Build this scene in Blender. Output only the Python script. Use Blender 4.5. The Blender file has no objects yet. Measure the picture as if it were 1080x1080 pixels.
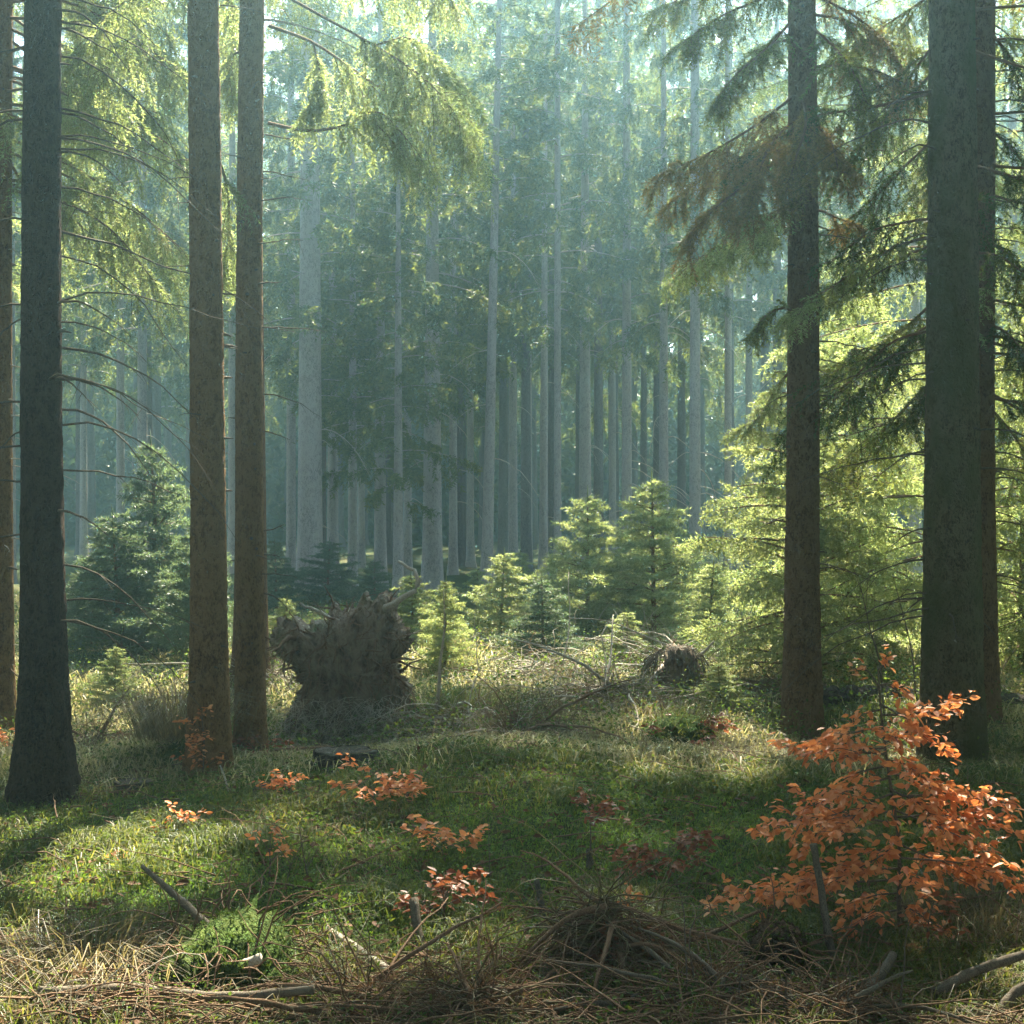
import bpy, math, random
import numpy as np

R = math.radians
SC = bpy.context.scene
COL = SC.collection
rng = np.random.default_rng(11)
random.seed(11)

# ------------------------------------------------------------------ camera, sky, sun, exposure
CAM_Z, FPX = 1.7, 1500.0
cd = bpy.data.cameras.new("camera")
cd.sensor_width = 36.0
cd.lens = 36.0 * FPX / 1080.0
cd.clip_start, cd.clip_end = 0.05, 600
cam = bpy.data.objects.new("camera", cd)
cam.location = (0, 0, CAM_Z)
cam.rotation_euler = (R(90), 0, 0)
COL.objects.link(cam)
SC.camera = cam

SUN_EL, SUN_AZ = 46.0, 9.0          # azimuth measured from +Y (view direction) towards +X
w = bpy.data.worlds.new("World")
SC.world = w
w.use_nodes = True
nt = w.node_tree
bg = nt.nodes["Background"]
sky = nt.nodes.new("ShaderNodeTexSky")
sky.sky_type = 'NISHITA'
sky.sun_disc = False
sky.sun_elevation = R(SUN_EL)
sky.sun_rotation = R(SUN_AZ)
nt.links.new(sky.outputs[0], bg.inputs[0])
bg.inputs[1].default_value = 0.068

sl = bpy.data.lights.new("sun", 'SUN')
sl.energy = 5.0
sl.angle = R(0.5)
sl.color = (1.0, 0.90, 0.72)
sun = bpy.data.objects.new("sun", sl)
sun.rotation_euler = (R(90 - SUN_EL), 0, R(180 - SUN_AZ))
COL.objects.link(sun)

SC.view_settings.view_transform = 'Standard'
SC.view_settings.look = 'None'
SC.view_settings.gamma = 1
SC.view_settings.exposure = 3.1
cy = SC.cycles
cy.use_denoising = True
cy.max_bounces = 7
cy.diffuse_bounces = 3
cy.transmission_bounces = 4
cy.glossy_bounces = 2
cy.volume_bounces = 1
cy.transparent_max_bounces = 8
cy.sample_clamp_indirect = 4.0
HAZE_DENSITY = 0.0041
HAZE_COLOR = (0.48, 0.84, 1.0, 1)
HAZE_ANISO = 0.85

# ------------------------------------------------------------------ small helpers
UP = np.array([0.0, 0.0, 1.0])

def nrm(a):
    a = np.asarray(a, float)
    return a / np.maximum(np.linalg.norm(a, axis=-1, keepdims=True), 1e-9)

class VN:
    """value noise in two dimensions on a random lattice"""
    def __init__(s, seed, n=64):
        s.g = np.random.default_rng(seed).random((n, n)) * 2 - 1
        s.n = n
    def __call__(s, x, y):
        x = np.asarray(x, float); y = np.asarray(y, float)
        xi = np.floor(x).astype(int); yi = np.floor(y).astype(int)
        fx = x - xi; fy = y - yi
        fx = fx * fx * (3 - 2 * fx); fy = fy * fy * (3 - 2 * fy)
        n = s.n
        a = s.g[xi % n, yi % n]; b = s.g[(xi + 1) % n, yi % n]
        c = s.g[xi % n, (yi + 1) % n]; d = s.g[(xi + 1) % n, (yi + 1) % n]
        return (a * (1 - fx) + b * fx) * (1 - fy) + (c * (1 - fx) + d * fx) * fy

N1, N2, N3, N4 = VN(1), VN(2), VN(3), VN(4)

MOUNDS = [(-1.03, 5.15, .42, .0), (-.85, 6.1, .3, .10), (1.9, 5.4, .5, .06), (1.65, 10.6, .55, .12), (-2.35, 9.9, .5, .12),
          (0.3, 12.0, .9, .2), (0.75, 4.9, .45, .06), (-1.3, 13.0, .9, -.15), (.0, 8.9, 1.6, .06), (-1.35, 11.0, .85, -.17), (2.2, 10.5, .8, -.16), (3.05, 9.6, .7, -.08), (3.0, 12.0, .8, .12)]

def H(x, y):
    x = np.asarray(x, float); y = np.asarray(y, float)
    h = .10 * N1(x * .35, y * .35) + .05 * N2(x * .9 + 3, y * .9) + .018 * N3(x * 2.6, y * 2.6)
    h = h * np.clip((np.hypot(x, y) - 2) / 5, 0.25, 1) * (1 + np.clip((y - 14) / 10, 0, 1.6))
    for mx, my, r, a in MOUNDS:
        h = h + a * np.exp(-((x - mx) ** 2 + (y - my) ** 2) / (r * r))
    return h

def P(px, py, Y):
    """a point of the place at distance Y, read off the photograph"""
    return np.array([(px - 540) / FPX * Y, Y, CAM_Z - (py - 540) / FPX * Y])

def G(px, Y, dz=0.0):
    x = (px - 540) / FPX * Y
    return np.array([x, Y, float(H(x, Y)) + dz])

def make_mesh(name, V, F, smooth=False):
    """V (n,3); F list of integer arrays (m,3) or (m,4)"""
    me = bpy.data.meshes.new(name)
    F = [f for f in F if len(f)]
    me.vertices.add(len(V))
    me.vertices.foreach_set("co", np.ascontiguousarray(V, dtype=np.float32).ravel())
    nl = sum(f.size for f in F); nf = sum(len(f) for f in F)
    me.loops.add(nl)
    me.loops.foreach_set("vertex_index", np.concatenate([f.ravel() for f in F]).astype(np.int32))
    me.polygons.add(nf)
    st = []; o = 0
    for f in F:
        k = f.shape[1]
        st.append(o + np.arange(len(f)) * k); o += f.size
    me.polygons.foreach_set("loop_start", np.concatenate(st).astype(np.int32))
    if smooth:
        me.polygons.foreach_set("use_smooth", np.ones(nf, dtype=bool))
    me.update(calc_edges=True)
    return me

class MB:
    def __init__(s):
        s.V = []; s.F3 = []; s.F4 = []; s.n = 0
    def add(s, V, F3=None, F4=None):
        V = np.asarray(V, float).reshape(-1, 3)
        if F3 is not None and len(F3): s.F3.append(np.asarray(F3) + s.n)
        if F4 is not None and len(F4): s.F4.append(np.asarray(F4) + s.n)
        s.V.append(V); s.n += len(V)
        return s
    def mesh(s, name, smooth=False):
        F = []
        if s.F3: F.append(np.concatenate(s.F3))
        if s.F4: F.append(np.concatenate(s.F4))
        return make_mesh(name, np.concatenate(s.V), F, smooth)
    def build(s, name, mat, parent=None, smooth=False):
        return link(name, s.mesh(name, smooth), mat, parent)

def link(name, me, mat=None, parent=None):
    o = bpy.data.objects.new(name, me)
    if mat is not None and not me.materials: me.materials.append(mat)
    COL.objects.link(o)
    if parent is not None:
        o.parent = parent
    return o

def tag(o, label=None, cat=None, group=None, kind=None):
    if label: o["label"] = label
    if cat: o["category"] = cat
    if group: o["group"] = group
    if kind: o["kind"] = kind
    return o

def thing(name, label, cat, loc, group=None):
    o = bpy.data.objects.new(name, None)
    o.empty_display_size = .2
    o.location = tuple(float(c) for c in loc)
    COL.objects.link(o)
    return tag(o, label, cat, group)

def copy_part(src, parent):
    c = src.copy(); COL.objects.link(c); c.parent = parent
    for ch in src.children:
        copy_part(ch, c)
    return c

def tube(mb, pts, rad, sides=6, cap=True, twist=0.0):
    pts = np.asarray(pts, float); n = len(pts)
    rad = np.broadcast_to(np.asarray(rad, float), (n,))
    tan = nrm(np.gradient(pts, axis=0))
    ref = np.array([0.31, 0.17, 0.93]) if abs(tan[0][2]) < .8 else np.array([1.0, .1, 0])
    a = nrm(np.cross(tan, ref)); b = np.cross(tan, a)
    th = np.arange(sides) / sides * 2 * np.pi + twist
    V = pts[:, None] + rad[:, None, None] * (np.cos(th)[None, :, None] * a[:, None] + np.sin(th)[None, :, None] * b[:, None])
    i = np.arange(n - 1)[:, None] * sides; j = np.arange(sides)[None]; j2 = (j + 1) % sides
    F4 = np.stack([i + j, i + j2, i + sides + j2, i + sides + j], -1).reshape(-1, 4)
    V = V.reshape(-1, 3); F3 = None
    if cap:
        V = np.concatenate([V, pts[:1], pts[-1:]])
        jj = np.arange(sides); k = n * sides
        F3 = np.concatenate([np.stack([(jj + 1) % sides, jj, np.full(sides, k)], -1),
                             np.stack([(n - 1) * sides + jj, (n - 1) * sides + (jj + 1) % sides, np.full(sides, k + 1)], -1)])
    mb.add(V, F3, F4)

def tubes(mb, P0, D, L, droop, r, segs=3, sides=3):
    """many thin tapering tubes at once"""
    m = len(P0)
    if m == 0: return
    L = np.broadcast_to(L, (m,)); droop = np.broadcast_to(droop, (m,)); r = np.broadcast_to(r, (m,))
    t = np.linspace(0, 1, segs + 1)
    pts = P0[:, None] + D[:, None] * (L[:, None] * t)[..., None] - UP * (droop[:, None] * L[:, None] * t ** 2)[..., None]
    a = nrm(np.cross(D, [.3, .2, .91]) + 1e-4); b = np.cross(D, a)
    th = np.arange(sides) / sides * 2 * np.pi
    ring = np.cos(th)[None, :, None] * a[:, None] + np.sin(th)[None, :, None] * b[:, None]
    rr = r[:, None] * (1 - .75 * t)[None]
    V = pts[:, :, None] + rr[:, :, None, None] * ring[:, None]
    base = (np.arange(m) * (segs + 1) * sides)[:, None, None]
    i = (np.arange(segs) * sides)[None, :, None]; j = np.arange(sides)[None, None]; j2 = (j + 1) % sides
    F = np.stack([base + i + j, base + i + j2, base + i + sides + j2, base + i + sides + j], -1).reshape(-1, 4)
    mb.add(V.reshape(-1, 3), None, F)

def needles(mb, P0, D, L, droop, K, l, wd, g, spread=.85):
    m = len(P0)
    if m == 0: return
    L = np.broadcast_to(L, (m,)); droop = np.broadcast_to(droop, (m,))
    t = (np.arange(K)[None] + g.random((m, K))) / K
    pos = P0[:, None] + D[:, None] * (L[:, None] * t)[..., None] - UP * (droop[:, None] * L[:, None] * t ** 2)[..., None]
    ax = nrm(D[:, None] - UP * (2 * droop[:, None] * t)[..., None])
    r = g.normal(size=(m, K, 3))
    pr = nrm(r - (r * ax).sum(-1, keepdims=True) * ax)
    nd = nrm(ax * .6 + pr * spread)
    sd = nrm(np.cross(nd, g.normal(size=(m, K, 3)))) * (wd * .5)
    ll = l * (.7 + .6 * g.random((m, K, 1)))
    V = np.stack([pos - sd, pos + sd, pos + nd * ll], 2).reshape(-1, 3)
    mb.add(V, np.arange(m * K * 3).reshape(-1, 3))

def interp_path(path, t):
    path = np.asarray(path, float)
    s = np.linspace(0, 1, len(path))
    return np.stack([np.interp(t, s, path[:, k]) for k in range(3)], -1)

def smooth_path(ctrl, n=14):
    """Catmull-Rom through control points"""
    c = np.asarray(ctrl, float)
    if len(c) == 2:
        return c[0] + (c[1] - c[0]) * np.linspace(0, 1, n)[:, None]
    c = np.concatenate([[2 * c[0] - c[1]], c, [2 * c[-1] - c[-2]]])
    out = []; segs = len(c) - 3
    for t in np.linspace(0, segs - 1e-6, n):
        i = int(t); f = t - i
        p0, p1, p2, p3 = c[i:i + 4]
        out.append(.5 * (2 * p1 + (p2 - p0) * f + (2 * p0 - 5 * p1 + 4 * p2 - p3) * f * f + (3 * p1 - p0 - 3 * p2 + p3) * f ** 3))
    return np.array(out)

def bough_geo(wood, green, path, g, r0=.014, L2=.5, hang=.5, twig=.16, spacing=.045, T=7, K=20, l=.028, wd=.005, t0=.2, stems=True, sides=5, tail=.65):
    """a spruce bough: main axis, side branchlets, hanging twigs set with needles"""
    path = np.asarray(path, float)
    n = len(path)
    length = np.linalg.norm(np.diff(path, axis=0), axis=1).sum()
    tube(wood, path, np.linspace(r0, r0 * .25, n), sides, cap=False)
    S = max(3, int(length * (1 - t0) / spacing))
    t = t0 + (1 - t0) * (np.arange(S) + g.random(S)) / S
    p = interp_path(path, t)
    tn = nrm(interp_path(path, np.clip(t + .03, 0, 1)) - interp_path(path, np.clip(t - .03, 0, 1)))
    sgn = np.where(np.arange(S) % 2 == 0, 1.0, -1.0)[:, None]
    side = nrm(np.cross(tn, UP) + 1e-6)
    d2 = nrm(tn * .7 + side * sgn * (.85 - .35 * hang) - UP * hang * .45 + g.normal(size=(S, 3)) * (.2 + .22 * hang))
    rise = np.clip((t - t0) / .15, .35, 1)
    l2 = L2 * rise * (1 - tail * (t - t0) / (1 - t0)) * (.6 + .6 * g.random(S))
    dr2 = hang * (.25 + .3 * g.random(S))
    if stems: tubes(wood, p, d2, l2, dr2, r0 * .28, 3, 3)
    u = (np.arange(T)[None] + g.random((S, T))) / T
    p3 = (p[:, None] + d2[:, None] * (l2[:, None] * u)[..., None] - UP * (dr2[:, None] * l2[:, None] * u ** 2)[..., None])
    ax = nrm(d2[:, None] - UP * (2 * dr2[:, None] * u)[..., None])
    s3 = nrm(np.cross(ax, UP) + 1e-6) * np.where(np.arange(T) % 2 == 0, 1., -1.)[None, :, None]
    d3 = nrm(ax * .65 + s3 * (.75 - .4 * hang) - UP * hang * .8 + g.normal(size=(S, T, 3)) * .36).reshape(-1, 3)
    l3 = (twig * (.5 + .8 * g.random((S, T))) * (1 - .4 * u)).ravel()
    p3 = p3.reshape(-1, 3)
    dr3 = hang * .35
    if stems: tubes(wood, p3, d3, l3, dr3, r0 * .12, 2, 3)
    needles(green, p3, d3, l3, dr3, K, l, wd, g)
    needles(green, p, d2, l2, dr2, int(K * 1.6), l, wd, g)
    needles(green, p[-4:], tn[-4:], twig, .1, K, l, wd, g)

def leaves(mb, pos, d, nrmv, size, g, fold=.18, wratio=.6):
    """ovate leaves folded along the midrib"""
    m = len(pos)
    if m == 0: return
    size = np.broadcast_to(size, (m,))[:, None]
    d = nrm(d); s = nrm(np.cross(d, nrmv) + 1e-6); n = np.cross(s, d)
    lf = fold * (.3 + g.random((m, 1)))
    curl = (.05 + .3 * g.random((m, 1)))
    def pt(a, b): return pos + size * (d * a + s * b * wratio + n * (abs(b) * lf - curl * a * a))
    V = np.stack([pt(0, 0), pt(.3, .42), pt(.68, .36), pt(1, 0), pt(.68, -.36), pt(.3, -.42)], 1).reshape(-1, 3)
    b = (np.arange(m) * 6)[:, None]
    F = np.concatenate([b + [0, 1, 2, 3], b + [0, 3, 4, 5]])
    mb.add(V, None, F)

def blades(mb, pos, hgt, wd, lean, g, az=None):
    m = len(pos)
    if m == 0: return
    if az is None: az = g.random(m) * 2 * np.pi
    hgt = np.broadcast_to(hgt, (m,)); wd = np.broadcast_to(wd, (m,)); lean = np.broadcast_to(lean, (m,))
    dirv = np.stack([np.cos(az), np.sin(az), 0 * az], -1)
    fa = g.random(m) * np.pi
    sv = np.stack([np.cos(fa), np.sin(fa), 0 * fa], -1) * (wd * .5)[:, None]
    mid = pos + UP * (hgt * .55)[:, None] + dirv * (hgt * lean * .3)[:, None]
    tip = pos + UP * (hgt * (1 - .55 * np.minimum(lean, 1.3)))[:, None] + dirv * (hgt * lean)[:, None]
    V = np.stack([pos - sv, pos + sv, mid + sv * .7, mid - sv * .7, tip], 1).reshape(-1, 3)
    b = (np.arange(m) * 5)[:, None]
    mb.add(V, b + [3, 2, 4], b + [0, 1, 2, 3])

# ------------------------------------------------------------------ materials
def new_mat(name):
    m = bpy.data.materials.new(name); m.use_nodes = True
    n = m.node_tree.nodes; n.clear()
    out = n.new("ShaderNodeOutputMaterial")
    return m, n, m.node_tree.links, out

def ramp(n, stops):
    r = n.new("ShaderNodeValToRGB")
    e = r.color_ramp.elements
    while len(e) < len(stops): e.new(.5)
    for el, (p, c) in zip(e, stops):
        el.position = p; el.color = (*c, 1)
    return r

def mathn(n, l, op, a, b):
    m = n.new("ShaderNodeMath"); m.operation = op
    for i, v in enumerate((a, b)):
        if isinstance(v, (int, float)): m.inputs[i].default_value = v
        else: l.new(v, m.inputs[i])
    return m.outputs[0]

def foliage_mat(name, stops, trans=.5, tcol=(1.5, 1.35, .8), scale=2.2, rough=.5, spec=.25):
    """leaf-thin material: diffuse with light coming through; tint varies by leaf and by clump"""
    m, n, l, out = new_mat(name)
    geo = n.new("ShaderNodeNewGeometry"); tc = n.new("ShaderNodeTexCoord")
    no = n.new("ShaderNodeTexNoise"); no.inputs["Scale"].default_value = scale; no.inputs["Detail"].default_value = 3
    l.new(tc.outputs["Object"], no.inputs["Vector"])
    f = mathn(n, l, 'ADD', mathn(n, l, 'MULTIPLY', geo.outputs["Random Per Island"], .55), mathn(n, l, 'MULTIPLY', mathn(n, l, 'SUBTRACT', no.outputs[0], .25), .95))
    r = ramp(n, stops); l.new(f, r.inputs[0])
    pb = n.new("ShaderNodeBsdfPrincipled"); pb.inputs["Roughness"].default_value = rough
    pb.inputs["Specular IOR Level"].default_value = spec
    l.new(r.outputs[0], pb.inputs["Base Color"])
    tr = n.new("ShaderNodeBsdfTranslucent")
    mx = n.new("ShaderNodeMix"); mx.data_type = 'RGBA'; mx.blend_type = 'MULTIPLY'; mx.inputs[0].default_value = 1
    l.new(r.outputs[0], mx.inputs[6]); mx.inputs[7].default_value = (*tcol, 1)
    l.new(mx.outputs[2], tr.inputs[0])
    ms = n.new("ShaderNodeMixShader"); ms.inputs[0].default_value = trans
    l.new(pb.outputs[0], ms.inputs[1]); l.new(tr.outputs[0], ms.inputs[2]); l.new(ms.outputs[0], out.inputs[0])
    return m

def bark_mat(name, c_dark, c_mid, c_light, scale=1.0, moss=0.0, moss_col=(.05, .075, .03), bump=.95):
    m, n, l, out = new_mat(name)
    tc = n.new("ShaderNodeTexCoord")
    mp = n.new("ShaderNodeMapping"); mp.inputs["Scale"].default_value = (1, 1, .55)
    l.new(tc.outputs["Object"], mp.inputs[0])
    vo = n.new("ShaderNodeTexVoronoi"); vo.inputs["Scale"].default_value = 27 * scale; vo.feature = 'F1'
    nz = n.new("ShaderNodeTexNoise"); nz.inputs["Scale"].default_value = 55 * scale; nz.inputs["Detail"].default_value = 4
    nb = n.new("ShaderNodeTexNoise"); nb.inputs["Scale"].default_value = 3.2; nb.inputs["Detail"].default_value = 5
    dm = n.new("ShaderNodeMix"); dm.data_type = 'RGBA'; dm.inputs[0].default_value = .12
    l.new(mp.outputs[0], dm.inputs[6]); l.new(nz.outputs["Color"], dm.inputs[7])
    l.new(dm.outputs[2], vo.inputs["Vector"]); l.new(mp.outputs[0], nz.inputs["Vector"]); l.new(mp.outputs[0], nb.inputs["Vector"])
    f = mathn(n, l, 'ADD', mathn(n, l, 'MULTIPLY', vo.outputs["Distance"], .72), mathn(n, l, 'MULTIPLY', nb.outputs[0], .55))
    r = ramp(n, [(.28, c_dark), (.46, c_mid), (.72, c_light)]); l.new(f, r.inputs[0])
    col = r.outputs[0]
    if moss > 0:
        mr = n.new("ShaderNodeMapRange"); mr.inputs[1].default_value = .62 - .35 * moss; mr.inputs[2].default_value = .75 - .25 * moss
        l.new(nb.outputs[0], mr.inputs[0])
        mm = n.new("ShaderNodeMix"); mm.data_type = 'RGBA'; mm.inputs[7].default_value = (*moss_col, 1)
        l.new(mathn(n, l, 'MULTIPLY', mr.outputs[0], .85), mm.inputs[0]); l.new(col, mm.inputs[6]); col = mm.outputs[2]
    pb = n.new("ShaderNodeBsdfPrincipled"); pb.inputs["Roughness"].default_value = .9
    pb.inputs["Specular IOR Level"].default_value = .06
    l.new(col, pb.inputs["Base Color"])
    bp = n.new("ShaderNodeBump"); bp.inputs["Strength"].default_value = bump; bp.inputs["Distance"].default_value = .03
    hh = mathn(n, l, 'ADD', vo.outputs["Distance"], mathn(n, l, 'MULTIPLY', nz.outputs[0], .5))
    l.new(hh, bp.inputs["Height"]); l.new(bp.outputs[0], pb.inputs["Normal"])
    l.new(pb.outputs[0], out.inputs[0])
    return m

M = {}
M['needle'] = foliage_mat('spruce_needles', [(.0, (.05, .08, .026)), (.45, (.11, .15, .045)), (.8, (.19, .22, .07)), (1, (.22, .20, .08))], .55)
M['needle_lit'] = foliage_mat('spruce_needles_sunlit', [(.0, (.10, .14, .05)), (.45, (.22, .27, .10)), (.8, (.35, .39, .18)), (1, (.42, .38, .21))], .6, (1.4, 1.4, 1.05))  # lighter, yellower copy of the needles; sunlight is put into its colour
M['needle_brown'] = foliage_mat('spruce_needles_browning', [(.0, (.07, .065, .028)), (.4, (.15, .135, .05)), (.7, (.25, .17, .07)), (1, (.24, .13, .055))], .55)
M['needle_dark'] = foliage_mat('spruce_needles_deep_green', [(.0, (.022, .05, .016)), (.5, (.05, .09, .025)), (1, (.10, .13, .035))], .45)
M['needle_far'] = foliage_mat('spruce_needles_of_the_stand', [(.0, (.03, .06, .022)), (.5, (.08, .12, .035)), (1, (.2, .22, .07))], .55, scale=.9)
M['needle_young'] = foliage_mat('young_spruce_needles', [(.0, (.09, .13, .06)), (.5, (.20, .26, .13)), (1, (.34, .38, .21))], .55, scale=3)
M['needle_shaded'] = foliage_mat('shaded_young_spruce_needles', [(.0, (.045, .08, .05)), (.5, (.085, .135, .085)), (1, (.13, .18, .115))], .45, scale=3)  # darker copy of the young needles; shade and haze are in its colour
M['beech'] = foliage_mat('copper_beech_leaves', [(.0, (.26, .08, .028)), (.3, (.56, .20, .065)), (.7, (.76, .36, .15)), (1, (.70, .46, .24))], .45, (1.2, 1.0, .8), scale=6, rough=.48, spec=.3)
M['beech_dull'] = foliage_mat('dull_brown_beech_leaves', [(.0, (.11, .035, .018)), (.5, (.24, .085, .038)), (1, (.36, .16, .075))], .35, (1.2, 1, .8), scale=6, rough=.5, spec=.25)
M['litter'] = foliage_mat('fallen_leaves', [(.0, (.05, .026, .013)), (.5, (.12, .06, .028)), (1, (.2, .11, .055))], .2, (1, 1, 1), scale=4, rough=.7, spec=.1)
M['grass'] = foliage_mat('forest_grass', [(.0, (.03, .055, .014)), (.35, (.065, .10, .022)), (.7, (.14, .15, .04)), (1, (.30, .25, .10))], .45, (1.5, 1.45, .7), scale=1.3)
M['moss_blade'] = foliage_mat('soft_moss_green', [(.0, (.035, .085, .016)), (.5, (.08, .155, .028)), (1, (.18, .23, .045))], .5, (1.6, 1.6, .6), scale=2)
M['moss_dark'] = foliage_mat('dark_cushion_moss', [(.0, (.025, .045, .010)), (.5, (.045, .075, .014)), (1, (.09, .11, .022))], .4, (1.4, 1.4, .7), scale=6, rough=.9, spec=.03)
M['straw'] = foliage_mat('dry_straw_grass', [(.0, (.06, .05, .026)), (.4, (.125, .105, .055)), (.75, (.21, .18, .10)), (1, (.29, .23, .14))], .45, (1.2, 1.15, .8), scale=1.2)
M['straw_pale'] = foliage_mat('pale_sunlit_grass', [(.0, (.14, .125, .055)), (.4, (.28, .26, .12)), (.75, (.42, .39, .21)), (1, (.50, .43, .27))], .45, (1.2, 1.15, .85), scale=1.2)  # paler copy of the dry straw; the clearing's sun is in its colour
M['needle_dead'] = foliage_mat('withered_needles', [(.0, (.06, .035, .018)), (.5, (.16, .09, .045)), (1, (.30, .20, .11))], .3, (1.1, 1, .9), scale=4, rough=.8, spec=.08)
M['herb'] = foliage_mat('bilberry_leaves', [(.0, (.03, .06, .015)), (.5, (.07, .12, .03)), (.85, (.15, .18, .04)), (1, (.25, .12, .04))], .45, (1.5, 1.4, .7), scale=2.5, rough=.65, spec=.1)
M['bark_dark'] = bark_mat('dark_spruce_bark', (.012, .008, .005), (.030, .019, .011), (.065, .043, .027))
M['bark_brown'] = bark_mat('brown_spruce_bark', (.06, .032, .012), (.16, .088, .034), (.26, .155, .065))
M['bark_green'] = bark_mat('algae_green_bark', (.045, .036, .018), (.10, .08, .042), (.17, .14, .08), moss=.55, moss_col=(.085, .095, .035))
M['bark_mid'] = bark_mat('reddish_brown_bark', (.05, .028, .013), (.115, .066, .032), (.19, .12, .062))
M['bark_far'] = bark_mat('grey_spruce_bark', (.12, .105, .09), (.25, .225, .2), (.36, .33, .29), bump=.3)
M['dead'] = bark_mat('dead_twig_wood', (.03, .024, .018), (.075, .06, .045), (.14, .12, .09), 2, bump=.2)
M['dead_pale'] = bark_mat('bleached_dead_wood', (.16, .13, .10), (.30, .26, .2), (.45, .41, .34), 2, bump=.3)
M['twig_brown'] = bark_mat('brown_twig_wood', (.05, .03, .018), (.11, .068, .04), (.19, .125, .08), 2, bump=.2)
M['soil'] = bark_mat('root_soil', (.045, .034, .024), (.12, .092, .064), (.21, .17, .125), .5, moss=.3, moss_col=(.05, .08, .03), bump=1)
M['mossy'] = bark_mat('mossy_mound', (.02, .03, .01), (.04, .075, .015), (.09, .12, .03), .8, moss=.4, moss_col=(.045, .09, .015), bump=1)
M['stump'] = bark_mat('weathered_stump', (.02, .017, .013), (.045, .038, .03), (.09, .08, .065), 1)
M['cutwood'] = bark_mat('grey_cut_wood', (.05, .045, .038), (.11, .1, .085), (.2, .18, .15), 1.5, moss=.5)

def ground_mat():
    m, n, l, out = new_mat('forest_floor')
    tc = n.new("ShaderNodeTexCoord")
    def noise(s, d=5):
        a = n.new("ShaderNodeTexNoise"); a.inputs["Scale"].default_value = s; a.inputs["Detail"].default_value = d
        l.new(tc.outputs["Object"], a.inputs["Vector"]); return a.outputs[0]
    a = noise(.55); b = noise(5.0); c = noise(38, 6)
    r1 = ramp(n, [(.3, (.03, .05, .012)), (.5, (.05, .075, .018)), (.7, (.09, .075, .03)), (.85, (.12, .085, .045))])
    l.new(mathn(n, l, 'ADD', mathn(n, l, 'MULTIPLY', a, .6), mathn(n, l, 'MULTIPLY', b, .42)), r1.inputs[0])
    r2 = ramp(n, [(.3, (.45, .42, .38)), (.7, (1.35, 1.3, 1.15))]); l.new(c, r2.inputs[0])
    mx = n.new("ShaderNodeMix"); mx.data_type = 'RGBA'; mx.blend_type = 'MULTIPLY'; mx.inputs[0].default_value = 1
    l.new(r1.outputs[0], mx.inputs[6]); l.new(r2.outputs[0], mx.inputs[7])
    pb = n.new("ShaderNodeBsdfPrincipled"); pb.inputs["Roughness"].default_value = .95; pb.inputs["Specular IOR Level"].default_value = .1
    l.new(mx.outputs[2], pb.inputs["Base Color"])
    bp = n.new("ShaderNodeBump"); bp.inputs["Strength"].default_value = .9; bp.inputs["Distance"].default_value = .04
    l.new(mathn(n, l, 'ADD', c, b), bp.inputs["Height"]); l.new(bp.outputs[0], pb.inputs["Normal"])
    l.new(pb.outputs[0], out.inputs[0])
    return m
M['ground'] = ground_mat()

# ------------------------------------------------------------------ ground
GX, GY0, GY1 = 70.0, -12.0, 112.0
xs = np.unique(np.concatenate([np.linspace(-GX, -12, 40), np.linspace(-12, 12, 241), np.linspace(12, GX, 40)]))
ys = np.unique(np.concatenate([np.linspace(GY0, 3, 20), np.linspace(3, 20, 190), np.linspace(20, 40, 70), np.linspace(40, GY1, 60)]))
X, Y = np.meshgrid(xs, ys)
V = np.stack([X, Y, H(X, Y)], -1).reshape(-1, 3)
nx, ny = len(xs), len(ys)
ii = (np.arange(ny - 1)[:, None] * nx + np.arange(nx - 1)[None])
F = np.stack([ii, ii + 1, ii + nx + 1, ii + nx], -1).reshape(-1, 4)
tag(link('ground', make_mesh('ground', V, [F], True), M['ground']), kind='structure')

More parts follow.
